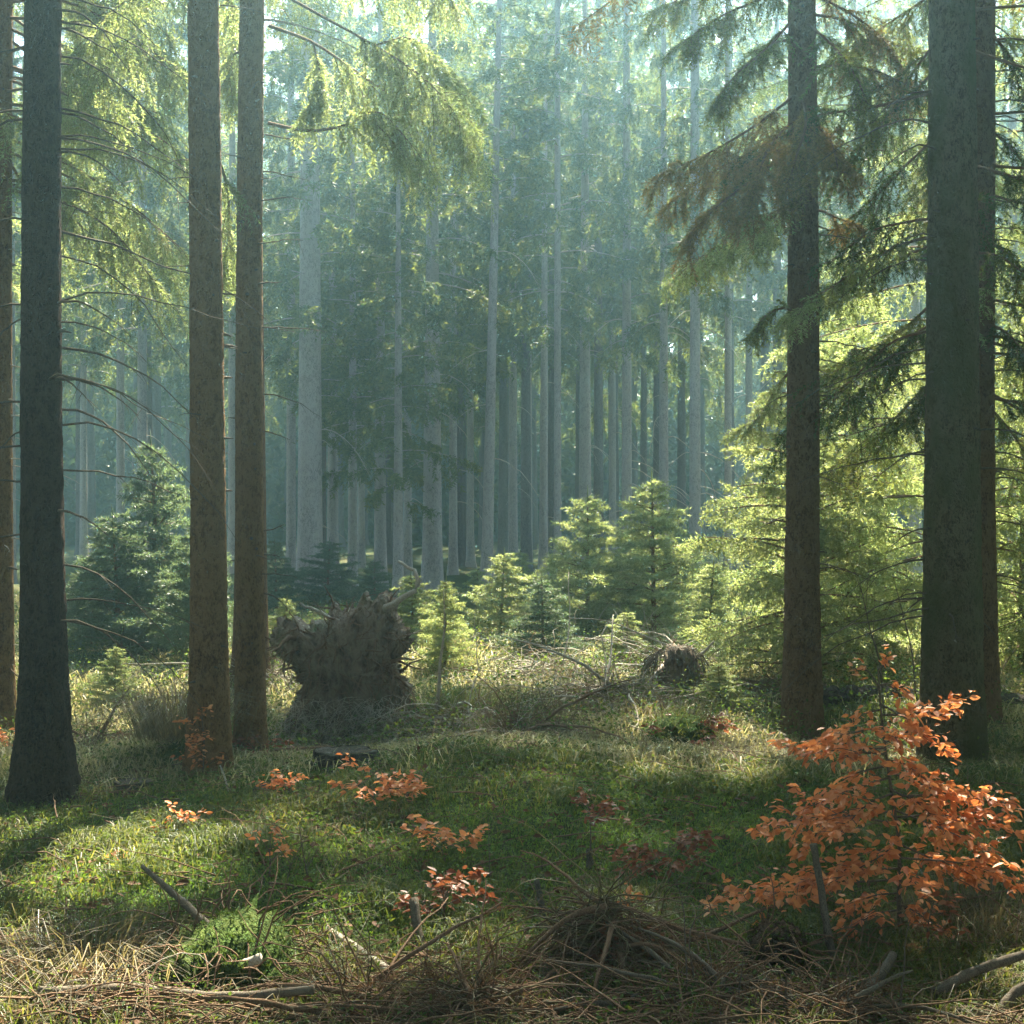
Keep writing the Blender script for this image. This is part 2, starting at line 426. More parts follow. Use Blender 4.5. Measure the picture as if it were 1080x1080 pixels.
# ------------------------------------------------------------------ trunks
def trunk_mesh(name, h, r0, r1, g, lean=(0, 0), flare=1.6, flare_h=.35, sides=40, fine=True, rough=.018, bend=0.0, lobes=5, smooth=False):
    if fine:
        z = np.concatenate([np.linspace(-.25, 1.2, 70), np.linspace(1.23, 6.5, 190), np.linspace(6.7, h, 30)])
    else:
        z = np.concatenate([np.linspace(-.3, 1.5, 8), np.linspace(2.0, h, 14)])
    t = np.clip(z / h, 0, 1)
    r = r0 + (r1 - r0) * t ** 1.05
    fl = np.exp(-np.clip(z, -.2, None) / flare_h)
    th = np.arange(sides) / sides * 2 * np.pi
    ph = g.random() * 6.28
    lob = np.cos(th * lobes + ph) * .5 + np.cos(th * (lobes - 2) + ph * 2) * .5
    rr = r[:, None] * (1 + (flare - 1) * fl[:, None] * (1 + .55 * lob[None]))
    if fine:
        vn = VN(int(g.integers(1e6)), 512); vn2 = VN(int(g.integers(1e6)), 512)
        # lattice wraps around the stem
        TH = np.broadcast_to(np.arange(sides)[None], rr.shape); Z = np.broadcast_to(z[:, None], rr.shape)
        rr = rr * (1 + rough * 1.6 * vn.g[TH % 512, (Z * 26).astype(int) % 512] + rough * vn2.g[(TH // 3) % 512, (Z * 9).astype(int) % 512]
                   + .03 * np.sin(th * 3 + ph)[None] * np.sin(Z * 1.3 + ph))
    cx = lean[0] * np.clip(z, 0, None) + bend * np.sin(np.clip(z, 0, None) * .55)
    cyy = lean[1] * np.clip(z, 0, None)
    V = np.stack([cx[:, None] + rr * np.cos(th), cyy[:, None] + rr * np.sin(th), np.broadcast_to(z[:, None], rr.shape)], -1)
    n = len(z)
    i = np.arange(n - 1)[:, None] * sides; j = np.arange(sides)[None]; j2 = (j + 1) % sides
    F = np.stack([i + j, i + j2, i + sides + j2, i + sides + j], -1).reshape(-1, 4)
    V = np.concatenate([V.reshape(-1, 3), [[cx[-1], cyy[-1], z[-1] + r1]]])
    jj = np.arange(sides)
    F3 = np.stack([(n - 1) * sides + jj, (n - 1) * sides + (jj + 1) % sides, np.full(sides, n * sides)], -1)
    return make_mesh(name, V, [F3, F], smooth)

def dead_branch_mesh(g, length, droop, r, curve=0.0, twigs=5):
    """bare branch running along +X from the origin"""
    mb = MB()
    t = np.linspace(0, 1, 9)
    wob = np.cumsum(g.normal(size=(9, 2)) * .02 * length, 0); wob[0] = 0
    pts = np.stack([length * t * (1 - .18 * droop * t), curve * length * t ** 2 + wob[:, 0], -droop * length * t ** 1.9 + wob[:, 1] * .6], -1)
    pts[0] = (-.03, 0, 0)
    tube(mb, pts, np.linspace(r, r * .22, 9), 5)
    tt = .25 + .75 * g.random(twigs)
    p = interp_path(pts, tt)
    d = nrm(np.stack([np.full(twigs, .6), g.choice([-1, 1], twigs) * .7, -.25 - .4 * g.random(twigs)], -1) + g.normal(size=(twigs, 3)) * .2)
    tubes(mb, p, d, length * (.1 + .25 * g.random(twigs)), .2, r * .3, 3, 3)
    return mb.mesh('dead_branch')

def crown_boughs_mesh(g, zs, lens, az0=None, rise=(.15, -.35), hang=.6, L2f=.32, jit=.12, **kw):
    """crown of many boughs about a stem on the local Z axis"""
    wd_, gr = MB(), MB()
    k = 0
    for z, L in zip(zs, lens):
        az = (k * 2.4 + g.random() * .9) if az0 is None else az0[k]
        k += 1
        e = np.array([math.cos(az), math.sin(az), 0.])
        u = np.linspace(0, 1, 7)
        L = L * (.7 + .5 * g.random()); jr = g.normal() * jit
        zz = (rise[0] + jr) * L * u + rise[1] * L * u ** 2 + .06 * L * u ** 4
        pts = np.array([0, 0, z]) + e * (L * u)[:, None] + UP * zz[:, None]
        bough_geo(wd_, gr, pts, g, L2=L * L2f, hang=hang, **kw)
    return wd_, gr

# ---- far trees of the stand: crown meshes shared by the copies
M['bark_deep'] = bark_mat('shaded_grey_bark', (.035, .03, .026), (.08, .07, .06), (.14, .125, .11), bump=.3)  # far bark darkened; shade inside the stand is put into this colour
FAR = []
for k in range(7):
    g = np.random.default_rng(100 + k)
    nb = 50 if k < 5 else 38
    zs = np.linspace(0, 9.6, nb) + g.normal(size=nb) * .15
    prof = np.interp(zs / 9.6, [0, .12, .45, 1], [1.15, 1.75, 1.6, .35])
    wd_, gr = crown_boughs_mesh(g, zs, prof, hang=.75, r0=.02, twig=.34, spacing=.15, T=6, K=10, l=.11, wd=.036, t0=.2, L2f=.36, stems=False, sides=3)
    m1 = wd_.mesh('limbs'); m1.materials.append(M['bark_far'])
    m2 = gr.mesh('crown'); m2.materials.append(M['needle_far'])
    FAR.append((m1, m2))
g = np.random.default_rng(77)
FDEAD = []
for k in range(6):
    me = dead_branch_mesh(g, 1.0, .55 + .3 * g.random(), .012, 0, 7)
    me.materials.append(M['dead_pale']); FDEAD.append(me)

def far_tree(x, y, dia, h, crown_z, label, g, lean=(0, 0), ndead=0, crown_w=1.0, group='tall spruces of the far stand', bend=0.0, kind=None, tall=0):
    b = (x, y, float(H(x, y)))
    t = thing('spruce_tree', label, 'tree', b, group)
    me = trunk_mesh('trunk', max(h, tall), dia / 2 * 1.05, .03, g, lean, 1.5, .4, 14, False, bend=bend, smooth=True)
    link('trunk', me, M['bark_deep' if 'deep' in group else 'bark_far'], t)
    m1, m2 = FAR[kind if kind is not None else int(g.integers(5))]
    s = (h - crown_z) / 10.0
    rz = g.random() * 6.28
    c = link('crown', m2, None, t)
    l = link('limbs', m1, None, c)
    c.location = (lean[0] * (crown_z + h) / 2, lean[1] * (crown_z + h) / 2, crown_z)
    c.rotation_euler = (0, 0, rz)
    c.scale = (crown_w, crown_w, s)
    if tall:  # second crown added above the view, shaped to shade the ground and air
        for zc, hh, ww in ((22.0 if tall > 26 else 20.0, tall - (22.0 if tall > 26 else 20.0), 1.35 if tall > 26 else 1.6),) if lean[0] == 0 and x > 0 else ((h - 1.5, tall - h + 1.5, 1.4),):
            shade_crown = link('crown', m2, None, t); l2 = link('limbs', m1, None, shade_crown)
            shade_crown.location = (lean[0] * tall * .8, lean[1] * tall * .8, zc); shade_crown.rotation_euler = (0, 0, rz + zc); shade_crown.scale = (ww, ww, hh / 10)
    for k in range(ndead):
        d = link('dead_branch', FDEAD[int(g.integers(6))], None, t)
        z = 1.2 + (crown_z + 1.0 - 1.2) * g.random()
        a = g.choice([0, 0, 0, math.pi]) + g.normal() * .5
        rr = dia / 2
        d.location = (lean[0] * z + math.cos(a) * rr * .7, lean[1] * z + math.sin(a) * rr * .7, z)
        d.rotation_euler = (0, 0, a)
        s = .5 + .8 * g.random()
        d.scale = (s, s, s)
    return t

g = np.random.default_rng(5)
# (px, width px, distance, crown bottom py, lean, dead branches, crown width, label)
FT = [
 (327, 26, 27, 345, 0, 4, 1.0, "thickest pale blue-grey trunk of the far stand, behind the uprooted root plate"),
 (307, 10, 34, 380, 0, 2, .9, "thin hazy trunk pressed against the thickest pale trunk on its darker side"),
 (351, 12, 33, 395, 0, 3, .9, "thin brownish grey trunk just beside the thickest pale trunk above the root plate"),
 (401, 13, 32, 470, 0, 2, 1.1, "hazy trunk with low green crown above the antler-like root of the root plate"),
 (430, 9, 36, 430, 0, 2, 1.0, "slim hazy trunk under the lowest green crown of the far stand"),
 (456, 21, 30, 380, 0, 4, 1.0, "broad grey trunk of the far stand above the small bright cone-shaped spruce"),
 (478, 9, 38, 390, 0, 3, 1.0, "slim grey trunk next to the broad grey trunk of the far stand"),
 (513, 12, 29, 200, .022, 5, .9, "slim pale trunk leaning to one side, bare to high up in the far stand"),
 (541, 10, 40, 360, 0, 2, 1.0, "hazy bluish trunk close beside the leaning pale trunk"),
 (558, 7, 42, 350, 0, 2, 1.0, "very thin hazy trunk between the leaning trunk and the tall straight one"),
 (573, 9, 36, 330, .004, 3, .9, "thin slightly curved pale trunk near the middle of the far stand"),
 (588, 8, 30, 340, 0, 2, .9, "thin dark trunk next to the tall straight pale trunk"),
 (617, 14, 32, 195, 0, 8, .85, "tall straight pale trunk bare to great height, with slanting dead twigs"),
 (646, 8, 43, 350, 0, 4, .9, "thin hazy trunk behind the slanting dead twigs"),
 (661, 11, 31, 345, 0, 10, .75, "double-looking grey trunk behind the tip of the tallest bright young spruces"),
 (700, 11, 30, 360, 0, 12, .7, "brownish grey trunk with many slanting dead twigs on its side"),
 (733, 12, 29.5, 300, 0, 10, .7, "straight blue-grey trunk with light hanging foliage, beside the clear blue gap"),
 (790, 9, 45, 280, 0, 3, .8, "faint blue trunk in the clear blue gap beside the dark standing trunk"),
 (150, 11, 33, 340, 0, 2, 1.0, "pale hazy trunk rising behind the dark green young spruces"),
 (127, 9, 38, 360, 0, 1, 1.0, "faint hazy trunk behind the dark green young spruces, farther from the brown trunk"),
 (245, 9, 36, 330, 0, 1, 1.0, "blue-grey trunk seen in the slit between the two brown trunks"),
 (12, 9, 34, 340, 0, 1, 1.0, "blue-grey trunk between the rimmed edge trunk and the darkest trunk"),
 (88, 8, 44, 380, 0, 1, 1.0, "faint trunk close beside the darkest trunk deep in the haze"),
 (381, 8, 45, 400, 0, 1, 1.0, "faint thin trunk deep in the haze above the root plate"),
 (496, 8, 47, 370, 0, 1, 1.0, "faint thin trunk deep in the haze before the leaning pale trunk"),
 (768, 8, 31, 260, 0, 1, .7, "thin faint trunk beside the straight blue-grey one at the clear blue gap"),
 (900, 14, 31, 260, 0, 2, 1.0, "hazy trunk behind the yellow-green boughs between the dark trunk and the thickest trunk"),
 (835, 12, 29, 300, 0, 2, 1.0, "hazy trunk half hidden behind the reddish brown trunk"),
 (965, 14, 32, 260, 0, 2, 1.0, "hazy trunk seen behind the boughs just beside the thickest trunk, on its clearing side"),
 (1068, 14, 30, 260, 0, 2, 1.0, "hazy trunk behind the boughs beside the thickest trunk pair"),
]
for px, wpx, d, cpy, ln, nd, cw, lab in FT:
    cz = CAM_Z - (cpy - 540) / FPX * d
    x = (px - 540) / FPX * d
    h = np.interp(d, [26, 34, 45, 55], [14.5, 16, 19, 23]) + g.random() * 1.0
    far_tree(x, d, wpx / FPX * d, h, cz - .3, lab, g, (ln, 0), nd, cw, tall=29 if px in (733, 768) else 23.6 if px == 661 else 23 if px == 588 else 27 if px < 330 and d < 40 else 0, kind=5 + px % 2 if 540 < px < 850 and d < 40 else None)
# deeper rows, alike in the haze
placed = [((px - 540) / FPX * d, d) for px, _, d, *_ in FT]
n = 0; tries = 0
while n < 84 and tries < 5000:
    tries += 1
    d = 37 + 40 * g.random() ** .8
    x = (g.random() * 2 - 1) * (.40 * d + 2)
    if min(math.hypot(x - a, y - b) for a, b in placed for y in (d,)) < 2.1: continue
    placed.append((x, d)); n += 1
    h = np.interp(d, [36, 45, 60, 80], [17, 20, 25, 30]) + g.random()
    far_tree(x, d, .26 + .2 * g.random(), h, 5.0 + 2.5 * g.random(), "hazy thin trunk among many alike deep in the dark blue spruce stand", g, ((g.random() - .5) * .02, 0), 0, .9 + .3 * g.random(), 'spruces deep in the far stand')
for x, d in ((.4, 41), (2.4, 39.5), (4.3, 42), (6.2, 40.5), (1.3, 46), (3.4, 47.5), (5.6, 47), (8.2, 44), (-1.6, 43), (2.5, 52.5), (5.0, 54), (-.3, 49.5)):
    far_tree(x, d, .26 + .1 * g.random(), 20 + 2 * g.random(), 6.5 + 1.5 * g.random(), "hazy thin trunk among many alike deep in the dark blue spruce stand", g, (0, 0), 0, 1.35, 'spruces deep in the far stand', kind=int(g.integers(5)))
# farther wood that reads as one mass
wb = MB(); g = np.random.default_rng(8)
for k in range(330):
    d = 78 + 28 * g.random(); x = (g.random() * 2 - 1) * 60
    tube(wb, [(x, d, -.3), (x, d, 12), (x, d, 26)], [.22, .17, .03], 5)
wm = wb.build('distant_woods', M['bark_deep'])
tag(wm, 'dark mass of distant spruce stems at the back of the stand', 'woods', kind='stuff')
wg = MB()
n = 26000
pp = np.stack([(g.random(n) * 2 - 1) * 60, 78 + 28 * g.random(n), 4 + 23 * g.random(n) ** .85], -1)
needles(wg, pp, nrm(g.normal(size=(n, 3)) + [0, 0, -.6]), 1.3, .2, 6, .55, .2, g)
wgo = wg.build('distant_canopy', M['needle_far'], wm)
n = 24000
pp = np.stack([(g.random(n) * 2 - 1) * 60, 70 + 30 * g.random(n), 11 * g.random(n) ** 1.3], -1)
wl = MB(); needles(wl, pp, nrm(g.normal(size=(n, 3)) + [0, 0, -.2]), 1.6, .2, 8, .7, .25, g)
wl.build('distant_thicket', M['needle_dark'], wm)

# the wood goes on behind and beside the camera
sw = MB(); g = np.random.default_rng(9); pts_ = []
NEAR = [(-3.7, 5.6), (3.5, 5.2), (-3.0, 2.6), (2.9, 2.2), (.9, -1.4), (-1.3, -1.8), (4.6, 7.6), (-4.7, 8.2)]  # unseen trees added so their crowns shade the air before the camera
while len(pts_) < 150:
    x = (g.random() * 2 - 1) * 30; y = -11 + 40 * g.random()
    if y > -3 and abs(x) < max(7.5, .40 * y + 3.5): continue
    if len(pts_) < len(NEAR): x, y = NEAR[len(pts_)]
    pts_.append((x, y))
    tube(sw, [(x, y, -.4), (x, y, 8), (x, y, 17)], [.2, .14, .03], 7)
swo = sw.build('surrounding_woods', M['bark_far'])
tag(swo, 'spruce wood continuing behind and to both sides of the clearing', 'woods', kind='stuff')
sg = MB(); c = np.array(pts_)[g.integers(0, 150, 52000)]; zz = 1.5 + 15.5 * g.random(52000); c = np.where((g.random(52000) < .16)[:, None], np.array(NEAR)[g.integers(0, len(NEAR), 52000)], c); zz = np.where((np.hypot(c[:, 0], c[:, 1] - 3) < 7.5), 6.4 + 9 * g.random(52000), zz)
aa = g.random(52000) * 6.28; rr_ = np.interp(zz, [2, 6, 17], [1.6, 2.4, .2]) * g.random(52000) ** .5
needles(sg, np.stack([c[:, 0] + rr_ * np.cos(aa), c[:, 1] + rr_ * np.sin(aa), zz], -1), nrm(np.stack([np.cos(aa), np.sin(aa), -.7 + 0 * aa], -1)), .8, .3, 7, .34, .11, g)
sg.build('surrounding_canopy', M['needle_far'], swo)

# ------------------------------------------------------------------ near trees
def near_tree(px, Y, dia, base_py, bark, label, seed, h=15, flare=1.7, flare_h=.3, lean=0.0, sides=44, dz=0.0, rough=.018):
    g = np.random.default_rng(seed)
    x = (px - 540) / FPX * Y
    z = float(H(x, Y)) + dz
    t = thing('spruce_tree', label, 'tree', (x, Y, z), 'spruces standing around the clearing')
    link('trunk', trunk_mesh('trunk', h, dia / 2, .05, g, (lean, 0), flare, flare_h, sides, True, rough, .012 * g.choice([-1, 1])), M[bark], t)
    t['dia'] = dia
    return t, g

def add_dead(t, g, z, az, length, droop, r=.009, mat='dead', curve=0.0, twigs=5, lean=0.0):
    me = dead_branch_mesh(g, length, droop, r, curve, twigs)
    o = link('dead_branch', me, M[mat], t)
    rr = t['dia'] / 2 * .85
    o.location = (lean * z + math.cos(az) * rr, math.sin(az) * rr, z)
    o.rotation_euler = (0, 0, az)
    return o

def add_stub(t, g, n, zmin, zmax):
    """short broken branch stubs round the stem"""
    for k in range(n):
        z = zmin + (zmax - zmin) * g.random(); az = g.random() * 6.28
        add_dead(t, g, z, az, .02 + .09 * g.random() ** 2, .1, .007 + .009 * g.random(), 'dead_pale' if g.random() < .15 else 'dead', 0, 0)

def add_bough(t, ctrl, g, mat='needle', wood='twig_brown', **kw):
    """ctrl: world control points from the stem outwards"""
    wd_, gr = MB(), MB()
    path = smooth_path(ctrl, 14) - np.array(t.location)
    bough_geo(wd_, gr, path, g, **kw)
    b = wd_.build('bough', M[wood], t)
    gr.build('needles', M[mat], b)
    return b

def upper_crown(t, g, z0, z1, L0, L1, n, mat, lean=0.0, az_lim=None, **kw):
    """the living crown above, built of boughs as one mesh"""
    zs = np.linspace(z0, z1, n) + g.normal(size=n) * .08
    lens = np.interp(zs, [z0, z1], [L0, L1])
    a = dict(hang=.65, r0=.016, twig=.26, spacing=.09, T=5, K=10, l=.06, wd=.014, t0=.15, stems=False, sides=4)
    a.update(kw)
    wd_, gr = crown_boughs_mesh(g, zs, lens, **a)
    c = gr.build('crown', M[mat], t)
    wd_.build('limbs', M['twig_brown'], c)
    return c

# darkest trunk
tA, gA = near_tree(46, 8.6, .265, 840, 'bark_dark', 'darkest thick spruce trunk with many long bare drooping branches', 21, flare=1.75, flare_h=.45)
for k in range(46):
    z = 1.0 + 4.4 * gA.random() ** .8
    az = gA.choice([0, 0, math.pi]) + gA.normal() * .55
    add_dead(tA, gA, z, az, .35 + 1.0 * gA.random() ** 1.3, .15 + .55 * gA.random(), .0065 + .003 * gA.random(), 'dead', gA.normal() * .12, int(gA.integers(2, 7)))
upper_crown(tA, gA, 6.0, 15, 2.3, .5, 46, 'needle')
# brown trunk with rim light
tB, gB = near_tree(221, 9.1, .235, 822, 'bark_brown', 'nearer brown trunk of the close pair, with a narrow orange sapling at its foot', 22, flare=1.35, flare_h=.5, lean=-.010)
for k in range(12):
    add_dead(tB, gB, 1.0 + 4.5 * gB.random(), gB.random() * 6.28, .06 + .2 * gB.random(), .1, .005, 'dead', 0, 1)
upper_crown(tB, gB, 6.3, 15.5, 2.2, .5, 42, 'needle', lean=-.01)
# its companion
tC, gC = near_tree(264, 10.0, .205, 797, 'bark_brown', 'slimmer brown trunk of the close pair, carrying the big sunlit yellow-green bough', 23, flare=1.25, flare_h=.4, lean=.002)
for py, L, dr in [(258, .56, .1), (300, .25, .05), (212, .35, .08), (345, .46, .12), (180, .33, .1), (415, .4, .3), (455, .2, .3), (560, .14, -.3), (585, .12, .1), (625, .2, .6), (140, .5, .1)]:
    add_dead(tC, gC, 1.7 + (540 - py) / FPX * 10 - tC.location.z, gC.normal() * .35, L, dr, .0065, 'dead', 0, 3)
for k in range(10):
    add_dead(tC, gC, 1.0 + 4.5 * gC.random(), gC.random() * 6.28, .06 + .25 * gC.random(), .1, .005, 'dead', 0, 1)
upper_crown(tC, gC, 7.6, 15.5, 1.5, .5, 18, 'needle')
# trunk at the picture's edge
tD, gD = near_tree(3, 10.8, .17, 782, 'bark_brown', 'thin spruce trunk behind the darkest trunk, with a bright rim and many fine twigs', 24, flare=1.4)
for k in range(22):
    add_dead(tD, gD, .6 + 4.4 * gD.random(), gD.choice([0, 0, 3.1]) + gD.normal() * .6, .15 + .5 * gD.random(), .2 + .4 * gD.random(), .005, 'dead_pale', 0, 3)
upper_crown(tD, gD, 8.0, 14, 1.5, .4, 16, 'needle')
# dark reddish trunk
tE, gE = near_tree(845, 10.9, .27, 778, 'bark_mid', 'reddish brown spruce trunk with browning boughs, in front of a bright young spruce', 25, flare=1.28, flare_h=.5, lean=.001)
for k in range(16):
    add_dead(tE, gE, 1.2 + 3.6 * gE.random(), gE.choice([0, math.pi]) + gE.normal() * .5, .1 + .5 * gE.random(), .15 + .2 * gE.random(), .007, 'dead', 0, 4)
upper_crown(tE, gE, 6.1, 16, 2.1, .5, 34, 'needle_brown')
# thickest trunk and the one behind it
tF, gF = near_tree(1003, 9.9, .41, 800, 'bark_green', 'thickest spruce trunk with greenish algae-covered bark', 26, flare=1.22, flare_h=.5, lean=0, sides=60)
for k in range(26):
    add_dead(tF, gF, 1.0 + 4.6 * gF.random(), gF.choice([math.pi, math.pi, 0]) + gF.normal() * .45, .3 + .8 * gF.random(), .2 + .4 * gF.random(), .008, 'dead', 0, 5)
upper_crown(tF, gF, 5.9, 16, 2.4, .5, 36, 'needle')
tH, gH = near_tree(1034, 10.9, .25, 790, 'bark_mid', 'dark brown spruce trunk half hidden behind the thickest trunk', 27, flare=1.3, flare_h=.5, lean=.002)
for k in range(24):
    add_dead(tH, gH, 1.0 + 4.6 * gH.random(), gH.normal() * .5, .3 + .6 * gH.random(), .2 + .4 * gH.random(), .007, 'dead', 0, 5)
upper_crown(tH, gH, 6.2, 16, 2.0, .5, 30, 'needle')

for t_, g_, n_ in ((tA, gA, 14), (tB, gB, 22), (tC, gC, 20), (tD, gD, 8), (tE, gE, 18), (tF, gF, 22), (tH, gH, 8)):
    add_stub(t_, g_, n_, .5, 5.6)

# --- boughs the photograph shows, tree by tree
def az_pt(t, z, dx=0, dy=0):
    return np.array([t.location.x + dx, t.location.y + dy, z])
# sunlit bough of the slim brown trunk: three limbs sharing the mass of hanging sprays
kw = dict(hang=.9, twig=.24, spacing=.05, T=7, K=26, l=.034, wd=.0085, L2=.5, tail=.3)
def pz(py, Y): return CAM_Z - (py - 540) / FPX * Y
kw = dict(kw, spacing=.034, T=8)
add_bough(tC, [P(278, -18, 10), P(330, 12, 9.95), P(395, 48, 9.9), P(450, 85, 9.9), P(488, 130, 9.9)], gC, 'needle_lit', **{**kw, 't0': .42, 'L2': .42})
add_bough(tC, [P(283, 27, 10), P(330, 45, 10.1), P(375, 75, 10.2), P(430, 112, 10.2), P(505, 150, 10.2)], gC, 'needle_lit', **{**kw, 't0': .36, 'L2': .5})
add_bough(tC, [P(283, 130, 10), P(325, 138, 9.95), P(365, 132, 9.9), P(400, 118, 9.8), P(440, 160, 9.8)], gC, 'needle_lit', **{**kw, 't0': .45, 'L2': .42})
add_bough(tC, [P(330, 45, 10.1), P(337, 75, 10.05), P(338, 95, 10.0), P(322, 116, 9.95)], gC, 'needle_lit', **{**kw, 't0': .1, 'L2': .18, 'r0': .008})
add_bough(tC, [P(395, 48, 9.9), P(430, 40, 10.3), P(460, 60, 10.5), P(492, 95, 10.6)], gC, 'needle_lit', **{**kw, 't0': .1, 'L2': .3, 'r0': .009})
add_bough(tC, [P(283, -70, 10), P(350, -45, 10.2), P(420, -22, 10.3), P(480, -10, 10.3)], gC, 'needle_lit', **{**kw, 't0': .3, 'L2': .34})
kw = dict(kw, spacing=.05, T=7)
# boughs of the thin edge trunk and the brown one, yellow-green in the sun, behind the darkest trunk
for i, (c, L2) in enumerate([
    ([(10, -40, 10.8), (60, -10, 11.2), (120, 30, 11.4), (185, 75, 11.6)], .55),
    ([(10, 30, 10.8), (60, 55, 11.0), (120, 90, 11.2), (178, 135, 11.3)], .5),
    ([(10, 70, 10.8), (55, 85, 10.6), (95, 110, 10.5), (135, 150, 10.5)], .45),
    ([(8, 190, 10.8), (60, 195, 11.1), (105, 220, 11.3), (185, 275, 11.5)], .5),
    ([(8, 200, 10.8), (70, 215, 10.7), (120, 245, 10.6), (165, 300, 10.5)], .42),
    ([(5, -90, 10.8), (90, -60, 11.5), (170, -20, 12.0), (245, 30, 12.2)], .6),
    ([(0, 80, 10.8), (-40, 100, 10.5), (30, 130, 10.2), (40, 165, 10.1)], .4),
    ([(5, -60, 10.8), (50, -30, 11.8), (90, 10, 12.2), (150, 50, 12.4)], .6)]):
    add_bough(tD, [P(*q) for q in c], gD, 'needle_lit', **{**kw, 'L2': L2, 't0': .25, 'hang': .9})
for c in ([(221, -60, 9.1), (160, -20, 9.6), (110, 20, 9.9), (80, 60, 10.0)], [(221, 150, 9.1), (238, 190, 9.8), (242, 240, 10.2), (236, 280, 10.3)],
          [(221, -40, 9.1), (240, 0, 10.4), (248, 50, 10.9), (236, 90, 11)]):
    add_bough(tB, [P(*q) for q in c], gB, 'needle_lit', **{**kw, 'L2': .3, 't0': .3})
# browning boughs of the reddish trunk
kb = dict(hang=.6, twig=.18, spacing=.046, T=7, K=22, l=.033, wd=.0085, L2=.42, t0=.15, tail=.45)
for c, mt, L2 in [
    ([(845, 95, 10.9), (800, 130, 10.7), (750, 160, 10.5), (695, 185, 10.3)], 'needle_brown', .42),
    ([(845, 150, 10.9), (800, 185, 10.6), (760, 215, 10.4), (725, 250, 10.3)], 'needle_brown', .4),
    ([(845, 120, 10.9), (815, 150, 10.4), (800, 185, 10.1), (790, 225, 10.0)], 'needle_brown', .34),
    ([(845, 100, 10.9), (850, 130, 10.3), (840, 165, 9.9), (828, 205, 9.8)], 'needle_brown', .34),
    ([(845, 120, 10.9), (870, 140, 10.4), (880, 160, 10.1), (885, 190, 10.0)], 'needle_brown', .3),
    ([(845, -20, 10.9), (800, 0, 10.6), (755, 20, 10.4), (720, 45, 10.3)], 'needle', .42),
    ([(845, -60, 10.9), (790, -40, 10.9), (740, -15, 10.9), (690, 15, 10.9)], 'needle', .4),
    ([(845, 10, 10.9), (810, 50, 10.4), (780, 75, 10.3), (755, 105, 10.2)], 'needle', .34),
    ([(845, 20, 10.9), (880, 50, 10.4), (905, 85, 10.2), (920, 130, 10.1)], 'needle', .4),
    ([(845, 220, 10.9), (800, 250, 11.2), (765, 262, 11.4), (735, 290, 11.6)], 'needle', .34),
    ([(845, -10, 10.9), (890, 10, 10.9), (930, 40, 10.9), (955, 80, 10.9)], 'needle_brown', .4),
    ([(845, 330, 10.9), (825, 325, 10.8), (805, 335, 10.7), (798, 348, 10.7)], 'needle', .16),
    ([(845, 380, 10.9), (822, 405, 11.2), (800, 440, 11.3), (780, 452, 11.3)], 'needle_young', .2),
]:
    add_bough(tE, [P(*q) for q in c], gE, mt, **{**kb, 'L2': L2})
# boughs of the thickest trunk
for c, mt, L2 in [
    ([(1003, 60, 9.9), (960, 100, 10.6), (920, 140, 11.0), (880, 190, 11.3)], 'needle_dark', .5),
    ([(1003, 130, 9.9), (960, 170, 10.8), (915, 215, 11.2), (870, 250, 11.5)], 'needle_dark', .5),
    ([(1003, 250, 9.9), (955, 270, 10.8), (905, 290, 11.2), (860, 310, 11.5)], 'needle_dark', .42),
    ([(1003, 300, 9.9), (950, 350, 11.0), (905, 375, 11.5), (868, 400, 11.7)], 'needle', .45),
    ([(1003, 380, 9.9), (955, 430, 11.0), (915, 470, 11.5), (875, 500, 11.8)], 'needle', .45),
    ([(1003, -20, 9.9), (960, 10, 10.8), (915, 40, 11.2), (870, 80, 11.5)], 'needle', .5),
]:
    add_bough(tF, [P(*q) for q in c], gF, mt, **{**kb, 'L2': L2, 'hang': .7})
for c, mt, L2 in [
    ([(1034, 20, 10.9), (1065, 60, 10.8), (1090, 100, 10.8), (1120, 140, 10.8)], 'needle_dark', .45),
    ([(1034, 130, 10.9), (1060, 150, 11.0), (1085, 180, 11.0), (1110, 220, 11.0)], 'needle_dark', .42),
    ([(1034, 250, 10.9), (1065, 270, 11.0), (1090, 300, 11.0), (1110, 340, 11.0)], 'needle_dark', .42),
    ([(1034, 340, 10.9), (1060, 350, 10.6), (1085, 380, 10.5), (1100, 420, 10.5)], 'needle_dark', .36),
    ([(1034, 420, 10.9), (1062, 450, 11.3), (1090, 490, 11.5), (1110, 530, 11.5)], 'needle', .4)]:
    add_bough(tH, [P(*q) for q in c], gH, mt, **{**kb, 'L2': L2, 'hang': .7})

def random_boughs(t, g, n, z0, z1, L0, L1, azs, mats, **kw):
    for k in range(n):
        z = z0 + (z1 - z0) * g.random(); az = azs[int(g.integers(len(azs)))] + g.normal() * .5
        L = L0 + (L1 - L0) * g.random(); e = np.array([math.cos(az), math.sin(az), 0]); b = np.array([t.location.x, t.location.y, z + t.location.z])
        rs = g.normal() * .12
        pts = [b + e * L * u + UP * L * (rs * u - .35 * u * u + g.normal() * .03) + np.cross(e, UP) * g.normal() * .06 * L * u for u in (0, .33, .66, 1)]
        a = dict(kb); a.update(L2=.22 + .32 * L * g.random(), t0=.2 + .25 * g.random()); a.update(kw)
        add_bough(t, pts, g, mats[int(g.integers(len(mats)))], **a)
random_boughs(tE, gE, 10, 3.8, 5.6, .4, 1.1, [math.pi, math.pi, 0, 1.57], ['needle', 'needle_brown', 'needle_lit'])
random_boughs(tF, gF, 16, 2.6, 5.4, .8, 1.8, [math.pi * .8, math.pi * .65, .6], ['needle', 'needle_dark', 'needle_lit'])
random_boughs(tH, gH, 12, 2.4, 5.4, .6, 1.5, [0, .5, -.3], ['needle', 'needle_dark', 'needle_lit'])
